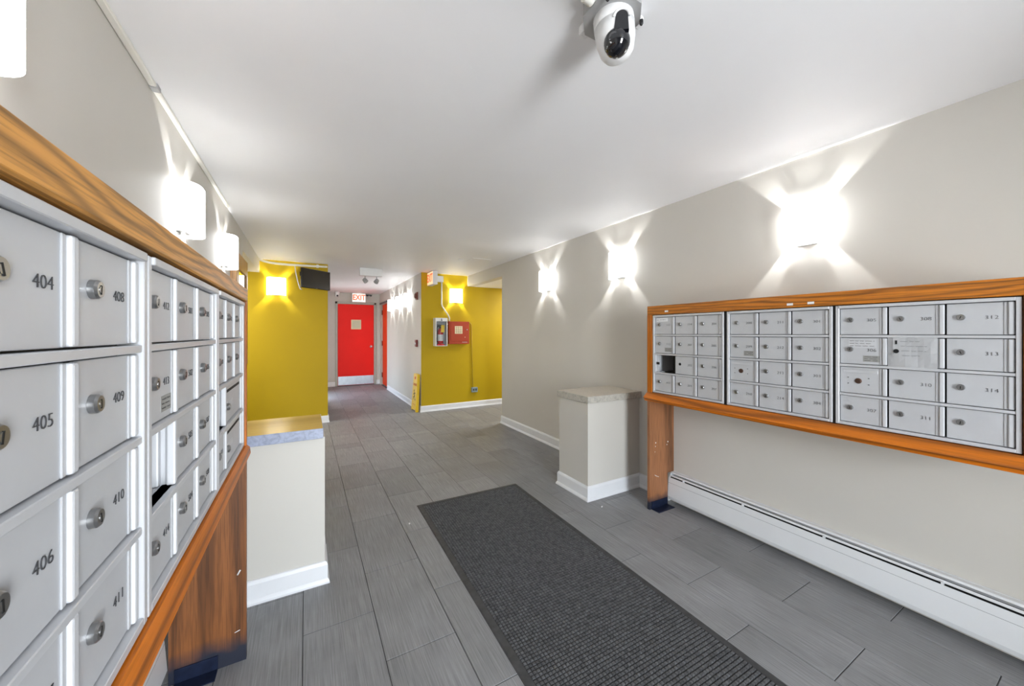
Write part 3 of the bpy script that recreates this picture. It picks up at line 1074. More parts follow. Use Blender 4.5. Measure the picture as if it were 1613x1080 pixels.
# ------------------------------------------------------------------ baseboard heaters
def heater(label, xw, side, y0, y1, depth):
    t = thing('baseboard_heater', label, 'baseboard heater', (xw, (y0 + y1) / 2, 0))
    a, b = y0 - t.location.y, y1 - t.location.y
    s = -side      # direction out of the wall: side=+1 right wall -> -X
    k = depth / 0.072

    def poly(pts, m, name, mi=None):
        bm = bmesh.new()
        prism(bm, [(s * p[0] * k, p[1]) for p in pts], 1, a, b)
        return obj(name, bm, m, t)
    poly([(0.001, 0.03), (0.006, 0.03), (0.006, 0.24), (0.001, 0.24)], M['heater'], 'back_plate')
    poly([(0.007, 0.232), (0.007, 0.238), (0.034, 0.238), (0.040, 0.229), (0.037, 0.227), (0.032, 0.233)], M['heater'], 'hood')
    poly([(0.0475, 0.220), (0.0490, 0.221), (0.0560, 0.212), (0.0545, 0.2105)], M['heater'], 'damper')
    f = poly([(0.061, 0.204), (0.063, 0.205), (0.067, 0.165), (0.072, 0.062), (0.066, 0.040), (0.063, 0.040), (0.069, 0.062), (0.064, 0.165)], M['heater'], 'front_panel')
    bm = bmesh.new()
    box(bm, *sorted((s * 0.0662 * k, s * 0.0672 * k)), a, b, 0.1635, 0.1650)
    obj('seam', bm, M['ink_light'], f)
    poly([(0.007, 0.06), (0.045, 0.06), (0.045, 0.205), (0.007, 0.205)], M['black'], 'heating_element')
    n = int((b - a) / 0.42)
    for i in range(n):
        y = b - 0.12 - i * 0.42
        bm = bmesh.new()
        box(bm, *sorted((s * 0.046 * k, s * 0.062 * k)), y - 0.004, y + 0.004, 0.198, 0.216)
        obj('bracket', bm, M['heater'], t)
    bm = bmesh.new()
    prism(bm, [(s * p[0] * k, p[1]) for p in ((0.001, 0.035), (0.064, 0.042), (0.070, 0.06), (0.062, 0.19), (0.044, 0.225), (0.001, 0.236))], 1, b - 0.004, b - 0.001)
    obj('end_cap', bm, M['heater'], t)
    return t


heater('long white baseboard heater along the right wall under the mailboxes', XR, 1, -0.9, 1.849, 0.072)
heater('white baseboard heater under the left-hand mailboxes', XL, -1, -0.9, 1.793, 0.106)

# ------------------------------------------------------------------ entrance mat
ang = math.radians(-0.9)
mt = thing('entrance_mat', 'long charcoal waffle-textured mat on the grey tiles', 'mat', (1.13, 1.25, 0.0), ang)
mw, ml = 0.852, 3.0
bm = bmesh.new()
hx, hy = mw / 2, ml / 2
b = 0.034
outer = [(-hx, -hy), (hx, -hy), (hx, hy), (-hx, hy)]
inner = [(-hx + b, -hy + b), (hx - b, -hy + b), (hx - b, hy - b), (-hx + b, hy - b)]
rings = [[(x, y, 0.0005) for x, y in outer], [(x, y, 0.0022) for x, y in outer], [(x * 0.985, y * 0.996, 0.005) for x, y in outer], [(x, y, 0.0062) for x, y in inner], [(x, y, 0.0036) for x, y in inner]]
rings_mesh(bm, rings, cap0=True, cap1=False)
for f in bm.faces:
    f.smooth = False
obj('rubber_border', bm, M['rubber'], mt)
obj('backing', bx(-hx + b - 0.001, hx - b + 0.001, -hy + b - 0.001, hy - b + 0.001, 0.001, 0.0042), M['carpet_base'], mt)
verts, faces = [], []
pit = 0.0163
nxn = int((mw - 2 * b) / pit)
nyn = int((ml - 2 * b) / pit)
rn = random.Random(5)
for i in range(nxn):
    for j in range(nyn):
        cx = -nxn * pit / 2 + (i + 0.5) * pit
        cy = -nyn * pit / 2 + (j + 0.5) * pit
        ax, ay = 0.0071, 0.0060
        z = 0.0082 + rn.uniform(-0.0008, 0.0008)
        k0 = len(verts)
        for (dx, dy, q, zz) in ((-1, -1, 1, 0.004), (1, -1, 1, 0.004), (1, 1, 1, 0.004), (-1, 1, 1, 0.004), (-1, -1, .72, z), (1, -1, .72, z), (1, 1, .72, z), (-1, 1, .72, z)):
            verts.append((cx + dx * ax * q, cy + dy * ay * q, zz))
        for f in ((4, 5, 6, 7), (0, 1, 5, 4), (1, 2, 6, 5), (2, 3, 7, 6), (3, 0, 4, 7)):
            faces.append([k0 + v for v in f])
me = bpy.data.meshes.new('pile')
me.from_pydata(verts, [], faces)
me.materials.append(M['carpet'])
link('pile', me, mt, kind='stuff')


# ------------------------------------------------------------------ wall sconces
def sconce_parts():
    bm = bmesh.new()
    hw, dp, gap, hh, th, n = 0.112, 0.092, 0.007, 0.118, 0.004, 20
    o_, i_ = [], []
    for k in range(n + 1):
        a = PI * k / n
        ca, sa = math.cos(a), math.sin(a)
        sg = 1 if ca >= 0 else -1
        ex = sg * abs(ca) ** 0.75
        ey = sa ** 0.75 if sa > 0 else 0
        o_.append((hw * ex, -gap - dp * ey))
        i_.append(((hw - th) * ex, -gap - (dp - th) * ey))
    loop = o_ + i_[::-1]
    rings_mesh(bm, [[(x, y, -hh) for x, y in loop], [(x, y, hh) for x, y in loop]])
    for f in bm.faces:
        f.smooth = len(f.verts) == 4
    shade = mesh_of('shade', bm, M['shade'])
    bm = bmesh.new()
    box(bm, -0.045, 0.045, -0.008, -0.0005, -0.105, 0.105, bev=0.001)
    plate = mesh_of('back_plate', bm, M['steel'])
    clips = []
    for s in (-1, 1):
        bm = bmesh.new()
        zz = 0.112 * s
        box(bm, -0.052, 0.052, -0.038, -0.001, zz - 0.0015, zz + 0.0015)
        box(bm, -0.030, -0.024, -0.092, -0.038, zz - 0.0015, zz + 0.0015)
        box(bm, 0.024, 0.030, -0.092, -0.038, zz - 0.0015, zz + 0.0015)
        clips.append(mesh_of('clip', bm, M['steel']))
    bm = bmesh.new()
    lathe(bm, [(0.014, -0.05), (0.014, -0.024), (0.010, -0.021)], (0, -0.048, 0), (0, 0, 1), 12)
    box(bm, -0.008, 0.008, -0.048, -0.008, -0.045, -0.035)
    holder = mesh_of('lamp_holder', bm, M['fixture'])
    caps = []
    for s in (-1, 1):
        bm = bmesh.new()
        pts = [p for p in i_ if p[1] <= -0.031]
        prism(bm, pts, 2, s * hh - 0.004 * (s > 0), s * hh + 0.004 * (s < 0))
        caps.append(mesh_of('diffuser', bm, M['diffuser']))
    return shade, plate, clips, holder, caps


SH, PL, CL, HO, CP = sconce_parts()
bulb_d = bpy.data.lights.new('sconce_bulb', 'POINT')
bulb_d.energy = SCONCE_W
bulb_d.shadow_soft_size = 0.010
bulb_d.color = (0.98, 0.99, 1.0)


def sconce(label, loc, rotz, group):
    t = thing('wall_sconce', label, 'wall light', loc, rotz, group)
    link('shade', SH, t)
    link('back_plate', PL, t)
    for c in CL:
        link('clip', c, t)
    link('lamp_holder', HO, t)
    for c in CP:
        link('diffuser', c, t)
    link('bulb', bulb_d, t, (0, -0.058, 0.01))
    return t


ZS = 1.912
sconce('lit white sconce on the right wall, nearest and largest, above the middle mailbox bank', (XR, 0.985, ZS), -PI / 2, 'sconces on the right lobby wall')
sconce('lit white sconce on the right wall, second of three', (XR, 2.385, ZS), -PI / 2, 'sconces on the right lobby wall')
sconce('lit white sconce on the right wall, farthest, towards the yellow walls', (XR, 3.525, ZS), -PI / 2, 'sconces on the right lobby wall')
sconce('lit white sconce on the left wall, cut off by the picture corner', (XL, 0.985, ZS), PI / 2, 'sconces on the left lobby wall')
sconce('lit white sconce on the left wall above the oak rail, second of three', (XL, 2.385, ZS), PI / 2, 'sconces on the left lobby wall')
sconce('lit white sconce on the left wall, farthest, next to the wooden display case', (XL, 3.45, ZS), PI / 2, 'sconces on the left lobby wall')
sconce('lit white sconce on the left yellow wall beside the television', (-0.355, YY, 1.945), 0, 'sconces on the yellow walls')
sconce('lit white sconce on the right yellow wall above the red panel', (2.262, YY, 1.945), 0, 'sconces on the yellow walls')
for lb, y in (('farthest of three, beside the orange-red door', 8.30), ('middle of three', 7.50), ('nearest of three, beside the brown horn', 6.78)):
    sconce('lit white sconce on the right corridor wall, ' + lb, (CX1, y, ZS), -PI / 2, 'sconces in the corridor')

# ------------------------------------------------------------------ ceiling security camera
sc_ = thing('security_camera', 'white dome camera with black lens hanging from the ceiling near the viewer', 'security camera', (0.825, 0.835, ZC))
bm = bmesh.new()
oc = [(0.092 * math.cos(PI / 8 + k * PI / 4), 0.092 * math.sin(PI / 8 + k * PI / 4)) for k in range(8)]
prism(bm, oc, 2, -0.040, 0.0)
base = obj('junction_box', bm, M['boxmetal'], sc_, label='grey octagonal junction box')
for q, (px, py) in enumerate(((-0.092, -0.03), (0.090, -0.02), (-0.03, 0.09))):
    bm = bmesh.new()
    box(bm, px - 0.018, px + 0.018, py - 0.013, py + 0.013, -0.036, -0.006, bev=0.006, seg=2)
    obj('knockout_cover', bm, M['fixture'], base)
bm = bmesh.new()
for px, py in ((0.080, -0.045), (-0.07, -0.055)):
    lathe(bm, [(0.006, 0), (0.006, 0.012), (0.003, 0.016), (0, 0.016)], (px, py, -0.040), (0, 0, -1), 8)
box(bm, -0.052, -0.025, -0.078, -0.070, -0.0415, -0.039, mi=0)
obj('screw', bm, M['darkplastic'], base)
ax_tilt = Vector((0.05, -0.10, -1)).normalized()
bm = bmesh.new()
lathe(bm, [(0.052, 0.030), (0.060, 0.034), (0.0605, 0.070), (0.0595, 0.0705), (0.0595, 0.0720), (0.0605, 0.0725), (0.058, 0.11), (0.050, 0.145), (0.040, 0.160), (0.022, 0.170), (0, 0.173)], (0, 0, 0), ax_tilt, 32, smooth=True)
obj('housing', bm, M['fixture'], sc_)
# lens window: a smoked ball with a slot above it, set in the lower front of the housing, turned towards the viewer
lens_c = ax_tilt * 0.124
fwd = Vector((-0.58, -0.66, -0.46)).normalized()
up_d = (ax_tilt * -1 + Vector((0.10, -0.08, 0)))
up_d.normalize()
fh = fwd - up_d * fwd.dot(up_d)
fh.normalize()
side_dir = fh.cross(up_d)
bm = bmesh.new()
prof = [(0.040 * math.cos(a), 0.026 + 0.040 * math.sin(a)) for a in [k * PI / 20 for k in range(-2, 10)]] + [(0, 0.066)]
lathe(bm, prof, lens_c, fwd, 28, smooth=True)
lens = obj('lens_window', bm, M['lens'], sc_, label='black smoked lens window')
bm = bmesh.new()
ring = []
for zz in (0.040, 0.0600, 0.0625):
    q = 1.0 if zz < 0.061 else 0.92
    loop = []
    for k in range(13):
        a = PI * k / 12
        loop.append(lens_c + fh * zz + up_d * (0.036 + 0.018 * q * math.sin(a)) + side_dir * (0.018 * q * math.cos(a) - 0.010))
    loop += [lens_c + fh * (zz - 0.004) - up_d * 0.004 - side_dir * (0.022 * q + 0.010), lens_c + fh * (zz - 0.004) - up_d * 0.004 + side_dir * (0.022 * q - 0.010)]
    ring.append(loop)
rings_mesh(bm, ring)
for f in bm.faces:
    f.smooth = False
obj('tilt_slot', bm, M['lens'], lens)
bm = bmesh.new()
hood = []
for k in range(13):
    a = PI * k / 12
    hood.append(lens_c + fh * 0.0595 + up_d * (0.036 + 0.0215 * math.sin(a)) + side_dir * (0.0215 * math.cos(a) - 0.010))
tube(bm, hood, 0.0045, 8)
obj('slot_hood', bm, M['fixture'], lens)
bm = bmesh.new()
cc = lens_c + fwd * 0.054 + up_d * 0.010 + side_dir * 0.010
lathe(bm, [(0.014, 0.0), (0.014, 0.011), (0.010, 0.012), (0.004, 0.010), (0, 0.010)], cc, fwd + side_dir * 0.2 + up_d * 0.15, 18)
obj('lens_barrel', bm, M['lensgrey'], lens)
bm = bmesh.new()
tube(bm, [(-0.70, -0.06, -0.024), (-0.40, -0.035, -0.024), (-0.088, -0.008, -0.024)], 0.011, 14)
lathe(bm, [(0.017, 0), (0.017, 0.03), (0.012, 0.034)], (-0.118, -0.0105, -0.024), (1, 0.08, 0), 14)
cd = obj('conduit', bm, M['conduit'], sc_, label='white conduit run to the junction box')

# conduit along the left ceiling corner
bm = bmesh.new()
box(bm, XL + 0.001, XL + 0.024, -1.6, 3.62, ZC - 0.016, ZC - 0.0005, bev=0.003)
cw_ = obj('surface_raceway', bm, M['conduit'])
tag(cw_, 'thin white raceway along the left wall and ceiling corner', 'raceway')
bm = bmesh.new()
box(bm, XL + 0.0005, XL + 0.028, 1.99, 2.03, ZC - 0.020, ZC - 0.0002, bev=0.002)
obj('coupling', bm, M['boxmetal'], cw_)

# white conduit sagging along the top of the left yellow wall
bm = bmesh.new()
tube(bm, [(-0.545, 5.962, 2.297), (-0.50, 5.962, 2.280), (-0.43, 5.962, 2.266), (-0.35, 5.962, 2.259), (-0.20, 5.962, 2.257), (0.0, 5.962, 2.262), (0.24, 5.962, 2.268), (0.27, 5.962, 2.268)], 0.0155, 10)
pc = obj('wall_conduit', bm, M['conduit'])
tag(pc, 'white conduit sagging along the top of the left yellow wall', 'conduit')
bm = bmesh.new()
box(bm, 0.13, 0.16, 5.946, 5.999, 2.247, 2.287, bev=0.003)
obj('strap', bm, M['fixture'], pc)

# ------------------------------------------------------------------ television
tv = thing('television', 'small black television on a bracket at the end of the left yellow wall', 'television', (0.1265, 5.738, 2.047), math.radians(38))
obj('housing', bx(-0.224, 0.224, -0.004, 0.026, -0.132, 0.132, bev=0.006, seg=2), M['bezel'], tv)
obj('screen', bx(-0.212, 0.212, -0.0055, -0.0035, -0.116, 0.120), M['screen'], tv, label='dark switched-off screen')
bm = bmesh.new()
box(bm, -0.012, 0.012, -0.0065, -0.0040, -0.128, -0.122, bev=0.001)
obj('maker_badge', bm, M['chrome'], tv)
bm = bmesh.new()
box(bm, -0.13, 0.10, 0.026, 0.050, -0.10, 0.08, bev=0.006)
obj('rear_cover', bm, M['bezel'], tv)
bm = bmesh.new()
tube(bm, [(-0.02, 0.048, 0.0), (-0.06, 0.10, 0.0), (-0.0, 0.19, 0.0)], 0.016, 8)
box(bm, -0.23, -0.222, 0.0, 0.03, 0.02, 0.075)
obj('mount_arm', bm, M['darkplastic'], tv)
bm = bmesh.new()
tube(bm, [(-0.135, 5.955, 2.245), (-0.125, 5.90, 2.15), (-0.10, 5.80, 2.02), (-0.075, 5.73, 1.925), (-0.068, 5.735, 1.905), (-0.05, 5.75, 1.90)], 0.007, 8)
ca = obj('television_cable', bm, M['conduit'])
tag(ca, 'thin pale cable hanging beside the left edge of the television', 'cable')

# ------------------------------------------------------------------ right yellow wall fittings
ec = thing('extinguisher_cabinet', 'white wall cabinet with glass front on the right yellow wall', 'cabinet', (1.963, YY, 1.09))
bm = bmesh.new()
w_, h_, dp = 0.102, 0.468, 0.125
box(bm, -w_, w_, -0.006, -0.0005, 0, h_)
box(bm, -w_, -w_ + 0.006, -dp, -0.006, 0, h_)
box(bm, w_ - 0.006, w_, -dp, -0.006, 0, h_)
box(bm, -w_ + 0.006, w_ - 0.006, -dp, -0.006, 0, 0.006)
box(bm, -w_ + 0.006, w_ - 0.006, -dp, -0.006, h_ - 0.006, h_)
obj('housing', bm, [M['fixture']], ec)
obj('back_panel', bx(-w_ + 0.007, w_ - 0.007, -0.010, -0.0065, 0.007, h_ - 0.007), M['gray_cab'], ec)
bm = bmesh.new()
box(bm, -w_, -w_ + 0.014, -dp - 0.008, -dp, 0, h_)
box(bm, w_ - 0.014, w_, -dp - 0.008, -dp, 0, h_)
box(bm, -w_ + 0.014, w_ - 0.014, -dp - 0.008, -dp, h_ - 0.055, h_)
box(bm, -w_ + 0.014, w_ - 0.014, -dp - 0.008, -dp, 0, 0.010)
dr = obj('door', bm, M['fixture'], ec)
bm = bmesh.new()
lathe(bm, [(0.009, 0), (0.009, 0.012), (0, 0.013)], (0, -dp - 0.008, h_ - 0.04), (0, -1, 0), 12)
box(bm, -0.006, 0.006, -dp - 0.014, -dp - 0.008, h_ - 0.03, h_ - 0.012)
obj('latch', bm, M['darkplastic'], dr)
obj('glass_pane', bx(-w_ + 0.014, w_ - 0.014, -dp - 0.005, -dp - 0.003, 0.010, h_ - 0.055), M['glass'], ec)
bm = bmesh.new()
box(bm, -0.075, 0.05, -dp - 0.0062, -dp - 0.0052, 0.012, 0.030)
gl = obj('red_strip', bm, M['red_shiny'], ec)

fe = thing('fire_extinguisher', 'red fire extinguisher with yellow tag inside the glass-front cabinet', 'fire extinguisher', (1.962, YY - 0.070, 1.0965))
bm = bmesh.new()
lathe(bm, [(0.044, 0.0), (0.048, 0.006), (0.048, 0.235), (0.043, 0.262), (0.026, 0.284), (0.016, 0.290)], (0, 0, 0), (0, 0, 1), 24, smooth=True)
obj('cylinder', bm, M['red_shiny'], fe)
bm = bmesh.new()
lathe(bm, [(0.0485, 0.08), (0.0485, 0.185)], (0, 0, 0), (0, 0, 1), 24)
obj('label', bm, M['paper'], fe)
bm = bmesh.new()
lathe(bm, [(0.016, 0.288), (0.018, 0.300), (0.018, 0.322), (0.010, 0.330), (0, 0.330)], (0, 0, 0), (0, 0, 1), 14)
box(bm, -0.055, 0.02, -0.008, 0.008, 0.322, 0.332, bev=0.002)
prism(bm, [(-0.060, 0.345), (-0.058, 0.353), (0.02, 0.340), (0.02, 0.333)], 1, -0.008, 0.008)
obj('valve', bm, M['darkplastic'], fe)
bm = bmesh.new()
tube(bm, [(-0.012, -0.012, 0.312), (-0.045, -0.020, 0.325), (-0.066, -0.015, 0.29), (-0.064, -0.010, 0.20), (-0.060, -0.010, 0.10), (-0.058, -0.01, 0.06)], 0.0085, 10)
obj('hose', bm, M['darkplastic'], fe)
tg = obj('tag', bx(-0.022, 0.036, -0.0535, -0.0520, 0.222, 0.345), M['yellow_tag'], fe, (0, 0, 0), (0, 0.06, 0), label='yellow inspection tag')

fp = thing('fire_alarm_panel', 'red metal alarm control box on the right yellow wall', 'alarm panel', (2.292, YY, 1.12))
obj('housing', bx(-0.183, 0.183, -0.094, -0.0005, 0.0, 0.385, bev=0.003), M['red_panel'], fp)
dd = obj('door', bx(-0.160, 0.174, -0.102, -0.0945, 0.045, 0.378, bev=0.003), M['red_panel'], fp)
w2 = obj('window', bx(-0.085, 0.052, -0.1035, -0.1021, 0.175, 0.305), M['cream'], fp, label='pale card in the door window')
bm = bmesh.new()
for i in range(4):
    box(bm, -0.075, 0.042, -0.1046, -0.1036, 0.19 + i * 0.03, 0.193 + i * 0.03)
for i in range(3):
    box(bm, -0.055 + i * 0.037, -0.051 + i * 0.037, -0.1048, -0.1036, 0.185, 0.296)
obj('card_print', bm, M['brown_horn'], w2)
bm = bmesh.new()
lathe(bm, [(0.011, 0), (0.011, 0.006), (0, 0.007)], (0.135, -0.102, 0.245), (0, -1, 0), 12)
obj('door_lock', bm, M['chrome'], dd)
bm = bmesh.new()
lathe(bm, [(0.007, 0), (0.006, 0.002), (0, 0.002)], (0.10, -0.102, 0.115), (0, -1, 0), 10)
obj('lamp_lens', bm, M['cream'], dd)
bm = bmesh.new()
scribble(bm, 0.05, 0.145, 0.030, -0.0948, 0.003, 0.006, seed=4)
obj('lettering', bm, M['paper'], fp)

pb = thing('pull_box', 'small white junction box high on the right yellow wall with its conduit', 'junction box', (1.972, YY, 2.168))
obj('housing', bx(-0.052, 0.052, -0.05, -0.0005, 0, 0.098, bev=0.003), M['fixture'], pb)
bm = bmesh.new()
tube(bm, [(0.030, -0.025, 0.0), (0.030, -0.022, -0.20), (0.030, -0.022, -0.37), (0.040, -0.022, -0.41), (0.145, -0.022, -0.555), (0.165, -0.022, -0.60), (0.165, -0.022, -0.662)], 0.0115, 10)
obj('conduit', bm, M['conduit'], pb, label='white conduit bent down to the red panel')

nb = bmesh.new()
tube(nb, [(2.070, YY - 0.03, 1.43), (2.085, YY - 0.03, 1.45), (2.107, YY - 0.03, 1.462)], 0.011, 8)
tag(obj('conduit_stub', nb, M['conduit']), 'short white conduit elbow between the white cabinet and red panel', 'conduit')

ob = thing('wall_outlet', 'grey metal outlet box with its thin conduit low on the right yellow wall', 'outlet', (2.602, YY, 0.262))
obj('box', bx(-0.055, 0.055, -0.045, -0.0005, 0, 0.085, bev=0.004), M['greybox'], ob)
bm = bmesh.new()
tube(bm, [(-0.127, -0.03, 1.235), (-0.095, -0.022, 1.232), (-0.062, -0.018, 1.205), (-0.050, -0.016, 1.15), (-0.046, -0.016, 0.9), (-0.028, -0.016, 0.086)], 0.0085, 10)
cdt = obj('conduit', bm, M['cond_yellow'], ob, label='thin conduit painted like the wall')
bm = bmesh.new()
for x, z in ((-0.023, 0.045), (0.023, 0.045)):
    box(bm, x - 0.014, x + 0.014, -0.0465, -0.0452, z - 0.018, z + 0.018)
obj('socket', bm, M['alu_dark'], ob)

# corridor wall devices
hs = thing('alarm_horn', 'brown-red alarm horn high on the right corridor wall by its corner', 'alarm horn', (CX1, 6.25, 1.94), -PI / 2)
obj('base', bx(-0.055, 0.055, -0.022, -0.0005, -0.065, 0.065, bev=0.003), M['brown_horn'], hs)
bm = bmesh.new()
lathe(bm, [(0.046, 0.022), (0.044, 0.042), (0.036, 0.046), (0.030, 0.040), (0, 0.036)], (0, 0, 0), (0, -1, 0), 18)
obj('sounder', bm, M['brown_horn'], hs)
ps = thing('pull_station', 'small red fire alarm pull station on the right corridor wall', 'pull station', (CX1, 6.26, 1.132), -PI / 2)
obj('base', bx(-0.045, 0.045, -0.03, -0.0005, -0.06, 0.06, bev=0.004), M['hinge_red'], ps)
obj('handle', bx(-0.032, 0.032, -0.042, -0.0302, -0.018, 0.010, bev=0.003), M['paper'], ps, label='white pull bar')
rb = thing('alarm_box', 'dark red box on the left corridor wall behind the yellow wall corner', 'alarm box', (CX0, 7.6, 1.63), PI / 2)
obj('housing', bx(-0.1, 0.1, -0.058, -0.0005, 0, 0.26, bev=0.004), M['hinge_red'], rb)
obj('handle', bx(-0.03, 0.03, -0.068, -0.0585, 0.10, 0.13, bev=0.002), M['red_panel'], rb)

# ------------------------------------------------------------------ exit signs, emergency lights, far camera
ex = thing('exit_sign', 'EXIT sign facing the lobby above the red door', 'exit sign', (1.145, 9.80, 2.075))
obj('housing', bx(-0.158, 0.158, -0.03, 0.03, 0.0, 0.222, bev=0.005), M['fixture'], ex)
fc = obj('face', bx(-0.148, 0.148, -0.033, -0.0302, 0.010, 0.212), M['exit_face'], ex)
link('lettering', text_mesh('EXIT', 0.185, M['exit_red'], extrude=0.001, thin=0.004, xs=0.78), fc, (0, -0.035, 0.111))
obj('canopy', bx(-0.06, 0.06, -0.02, 0.02, 0.2225, 0.2345), M['fixture'], ex)
ex = thing('exit_sign', 'lit EXIT sign seen edge-on at the right yellow wall corner', 'exit sign', (1.765, 5.845, 2.087), -PI / 2)
obj('housing', bx(-0.150, 0.150, -0.004, 0.075, 0.0, 0.215, bev=0.006, seg=2), M['fixture'], ex)
fc = obj('face', bx(-0.142, 0.142, -0.008, -0.0042, 0.010, 0.205), M['exit_glow'], ex)
link('lettering', text_mesh('EXIT', 0.18, M['exit_red'], extrude=0.001, thin=0.003, xs=0.78), fc, (0, -0.0095, 0.107))
obj('canopy', bx(-0.05, 0.05, 0.01, 0.06, 0.2155, 0.2225), M['darkplastic'], ex)

em = thing('emergency_light', 'white emergency light with two lamp heads on the corridor ceiling', 'emergency light', (0.882, 6.05, ZC))
obj('housing', bx(-0.165, 0.165, -0.045, 0.045, -0.122, -0.0005, bev=0.005), M['fixture'], em)
for sx, tl in ((-0.085, 0.5), (0.085, -0.5)):
    bm = bmesh.new()
    tube(bm, [(sx, 0, -0.122), (sx, 0, -0.165)], 0.006, 8)
    d_ = Vector((tl, -0.45, -0.75)).normalized()
    lathe(bm, [(0.018, -0.035), (0.030, -0.025), (0.036, 0.020), (0.036, 0.030), (0.030, 0.032), (0.020, 0.027), (0, 0.025)], Vector((sx, 0, -0.190)), d_, 16)
    obj('lamp_head', bm, M['boxmetal'], em)

fcm = thing('security_camera', 'small white camera under the far corridor ceiling left of the EXIT sign', 'security camera', (0.655, 9.72, ZC))
bm = bmesh.new()
lathe(bm, [(0.055, 0.0), (0.055, 0.03), (0.045, 0.045), (0.045, 0.10), (0.035, 0.13), (0, 0.135)], (0, 0, 0), (0, 0, -1), 18, smooth=True)
obj('housing', bm, M['fixture'], fcm)
bm = bmesh.new()
lathe(bm, [(0.018, 0.028), (0.022, 0.042), (0.014, 0.050), (0, 0.052)], (0, 0, -0.095), (0, -1, -0.25), 14)
obj('lens', bm, M['lens'], fcm)
rh = thing('twin_fitting', 'small dark fitting with two knobs under the ceiling right of the EXIT sign', 'fitting', (1.395, 9.93, 2.27))
obj('base', bx(-0.075, 0.075, -0.03, 0.018, -0.012, 0.012, bev=0.003), M['alu_dark'], rh)
bm = bmesh.new()
for sx in (-0.04, 0.045):
    lathe(bm, [(0.012, 0), (0.020, 0.01), (0.020, 0.03), (0, 0.034)], (sx, -0.032, -0.004), (0, -1, -0.3), 12)
obj('knob', bm, M['darkplastic'], rh)

# ceiling access panel
hp = bmesh.new()
box(hp, 1.935, 2.205, 4.50, 4.70, ZC - 0.006, ZC - 0.0004, bev=0.002)
tag(obj('access_panel', hp, M['ceiling']), 'white rectangular access panel in the ceiling near the yellow walls', 'access panel')
hp = bmesh.new()
lathe(hp, [(0.035, 0), (0.035, 0.008), (0.028, 0.012), (0, 0.012)], (1.84, 4.70, ZC - 0.0003), (0, 0, -1), 16)
tag(obj('ceiling_cover', hp, M['ceiling']), 'small round white cover beside the ceiling access panel', 'cover')

# ------------------------------------------------------------------ wet floor sign leaning at the corner
ws = thing('wet_floor_sign', 'yellow folded caution sign leaning on the corridor wall corner', 'wet floor sign', (1.573, 6.17, 0.0))
lean = math.radians(3.5)
pans = []
for q, off in enumerate((0.0, 0.024)):
    bm = bmesh.new()
    pts = [(-0.150, 0.035), (-0.148, 0.0), (-0.112, 0.0), (-0.104, 0.022), (0.104, 0.022), (0.112, 0.0), (0.148, 0.0), (0.150, 0.035), (0.118, 0.585), (0.104, 0.622), (-0.104, 0.622), (-0.118, 0.585)]
    prism(bm, pts, 0, off, off + 0.020)
    pans.append(obj('panel', bm, M['yellow_plastic'], ws, (0, 0, 0), (0, lean, 0)))
f = pans[0]


def on_sign(bm, m, name):
    return obj(name, bm, m, f)


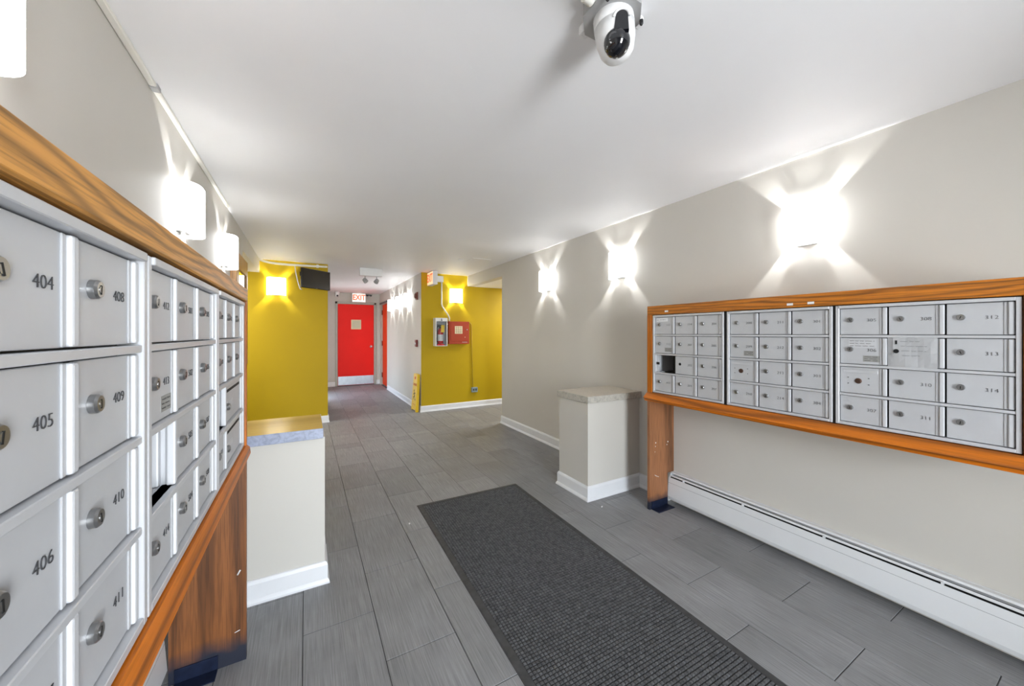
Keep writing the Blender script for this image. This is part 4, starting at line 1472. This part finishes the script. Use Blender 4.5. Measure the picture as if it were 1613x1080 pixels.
lt = link('lettering', text_mesh('CAUTION', 0.055, M['red_ink'], extrude=0.0006, thin=0.001, xs=0.9), f, (-0.0012, 0, 0.44), (0, 0, -PI / 2))
bm = bmesh.new()
box(bm, -0.0012, 0, -0.035, 0.035, 0.53, 0.575)
on_sign(bm, M['red_ink'], 'warning_mark')
bm = bmesh.new()
lathe(bm, [(0.020, 0), (0.020, 0.0012), (0, 0.0012)], (0, 0.03, 0.335), (-1, 0, 0), 14)
tube(bm, [(-0.0006, 0.02, 0.31), (-0.0006, -0.01, 0.25)], 0.014, 6)
tube(bm, [(-0.0006, -0.01, 0.25), (-0.0006, 0.045, 0.225), (-0.0006, 0.06, 0.18)], 0.010, 6)
tube(bm, [(-0.0006, -0.01, 0.25), (-0.0006, -0.05, 0.19), (-0.0006, -0.075, 0.20)], 0.010, 6)
tube(bm, [(-0.0006, 0.015, 0.30), (-0.0006, -0.05, 0.30)], 0.008, 6)
tube(bm, [(-0.0006, 0.015, 0.30), (-0.0006, 0.06, 0.27)], 0.008, 6)
for v in bm.verts:
    v.co.x = max(-0.0016, min(-0.0002, v.co.x))
on_sign(bm, M['dark_ink'], 'falling_figure')
bm = bmesh.new()
for q in range(3):
    scribble(bm, -0.08, 0.08, 0.0, 0.0, 0.004, 0.008, seed=30 + q)
    break
bmesh.ops.rotate(bm, verts=bm.verts[:], cent=(0, 0, 0), matrix=Matrix.Rotation(-PI / 2, 3, 'Z'))
bmesh.ops.translate(bm, verts=bm.verts[:], vec=(-0.0012, 0, 0.11))
on_sign(bm, M['red_ink'], 'small_print')

# ------------------------------------------------------------------ wooden display case on the left wall
dc = thing('display_case', 'oak framed glass display case at the far end of the left wall', 'display case', (XL, 4.13, 1.0), PI / 2)
bm = bmesh.new()
box(bm, -0.33, -0.20, -0.045, -0.0005, 0, 1.0, bev=0.003)
box(bm, 0.27, 0.33, -0.045, -0.0005, 0, 1.0, bev=0.003)
box(bm, -0.20, 0.27, -0.045, -0.0005, 0.86, 1.0, bev=0.003)
box(bm, -0.20, 0.27, -0.045, -0.0005, 0.0, 0.10, bev=0.003)
obj('frame', bm, M['oak_case'], dc)
obj('backing', bx(-0.20, 0.27, -0.012, -0.001, 0.10, 0.86), M['paper'], dc)
obj('glass_pane', bx(-0.20, 0.27, -0.034, -0.031, 0.10, 0.86), M['glass'], dc)

# ------------------------------------------------------------------ small debris on the floor
for lb, (x, y), r in (('tiny white scrap on the floor in front of the right half wall', (1.933, 2.059), 0.3),
                      ('tiny white scrap on the floor left of the mat corner', (0.615, 2.52), 1.1)):
    bm = bmesh.new()
    prism(bm, [(-0.013, -0.004), (0.004, -0.006), (0.014, 0.002), (0.002, 0.006)], 2, 0.0003, 0.003)
    tag(obj('paper_scrap', bm, M['paper'], None, (x, y, 0), (0, 0, r)), lb, 'scrap')
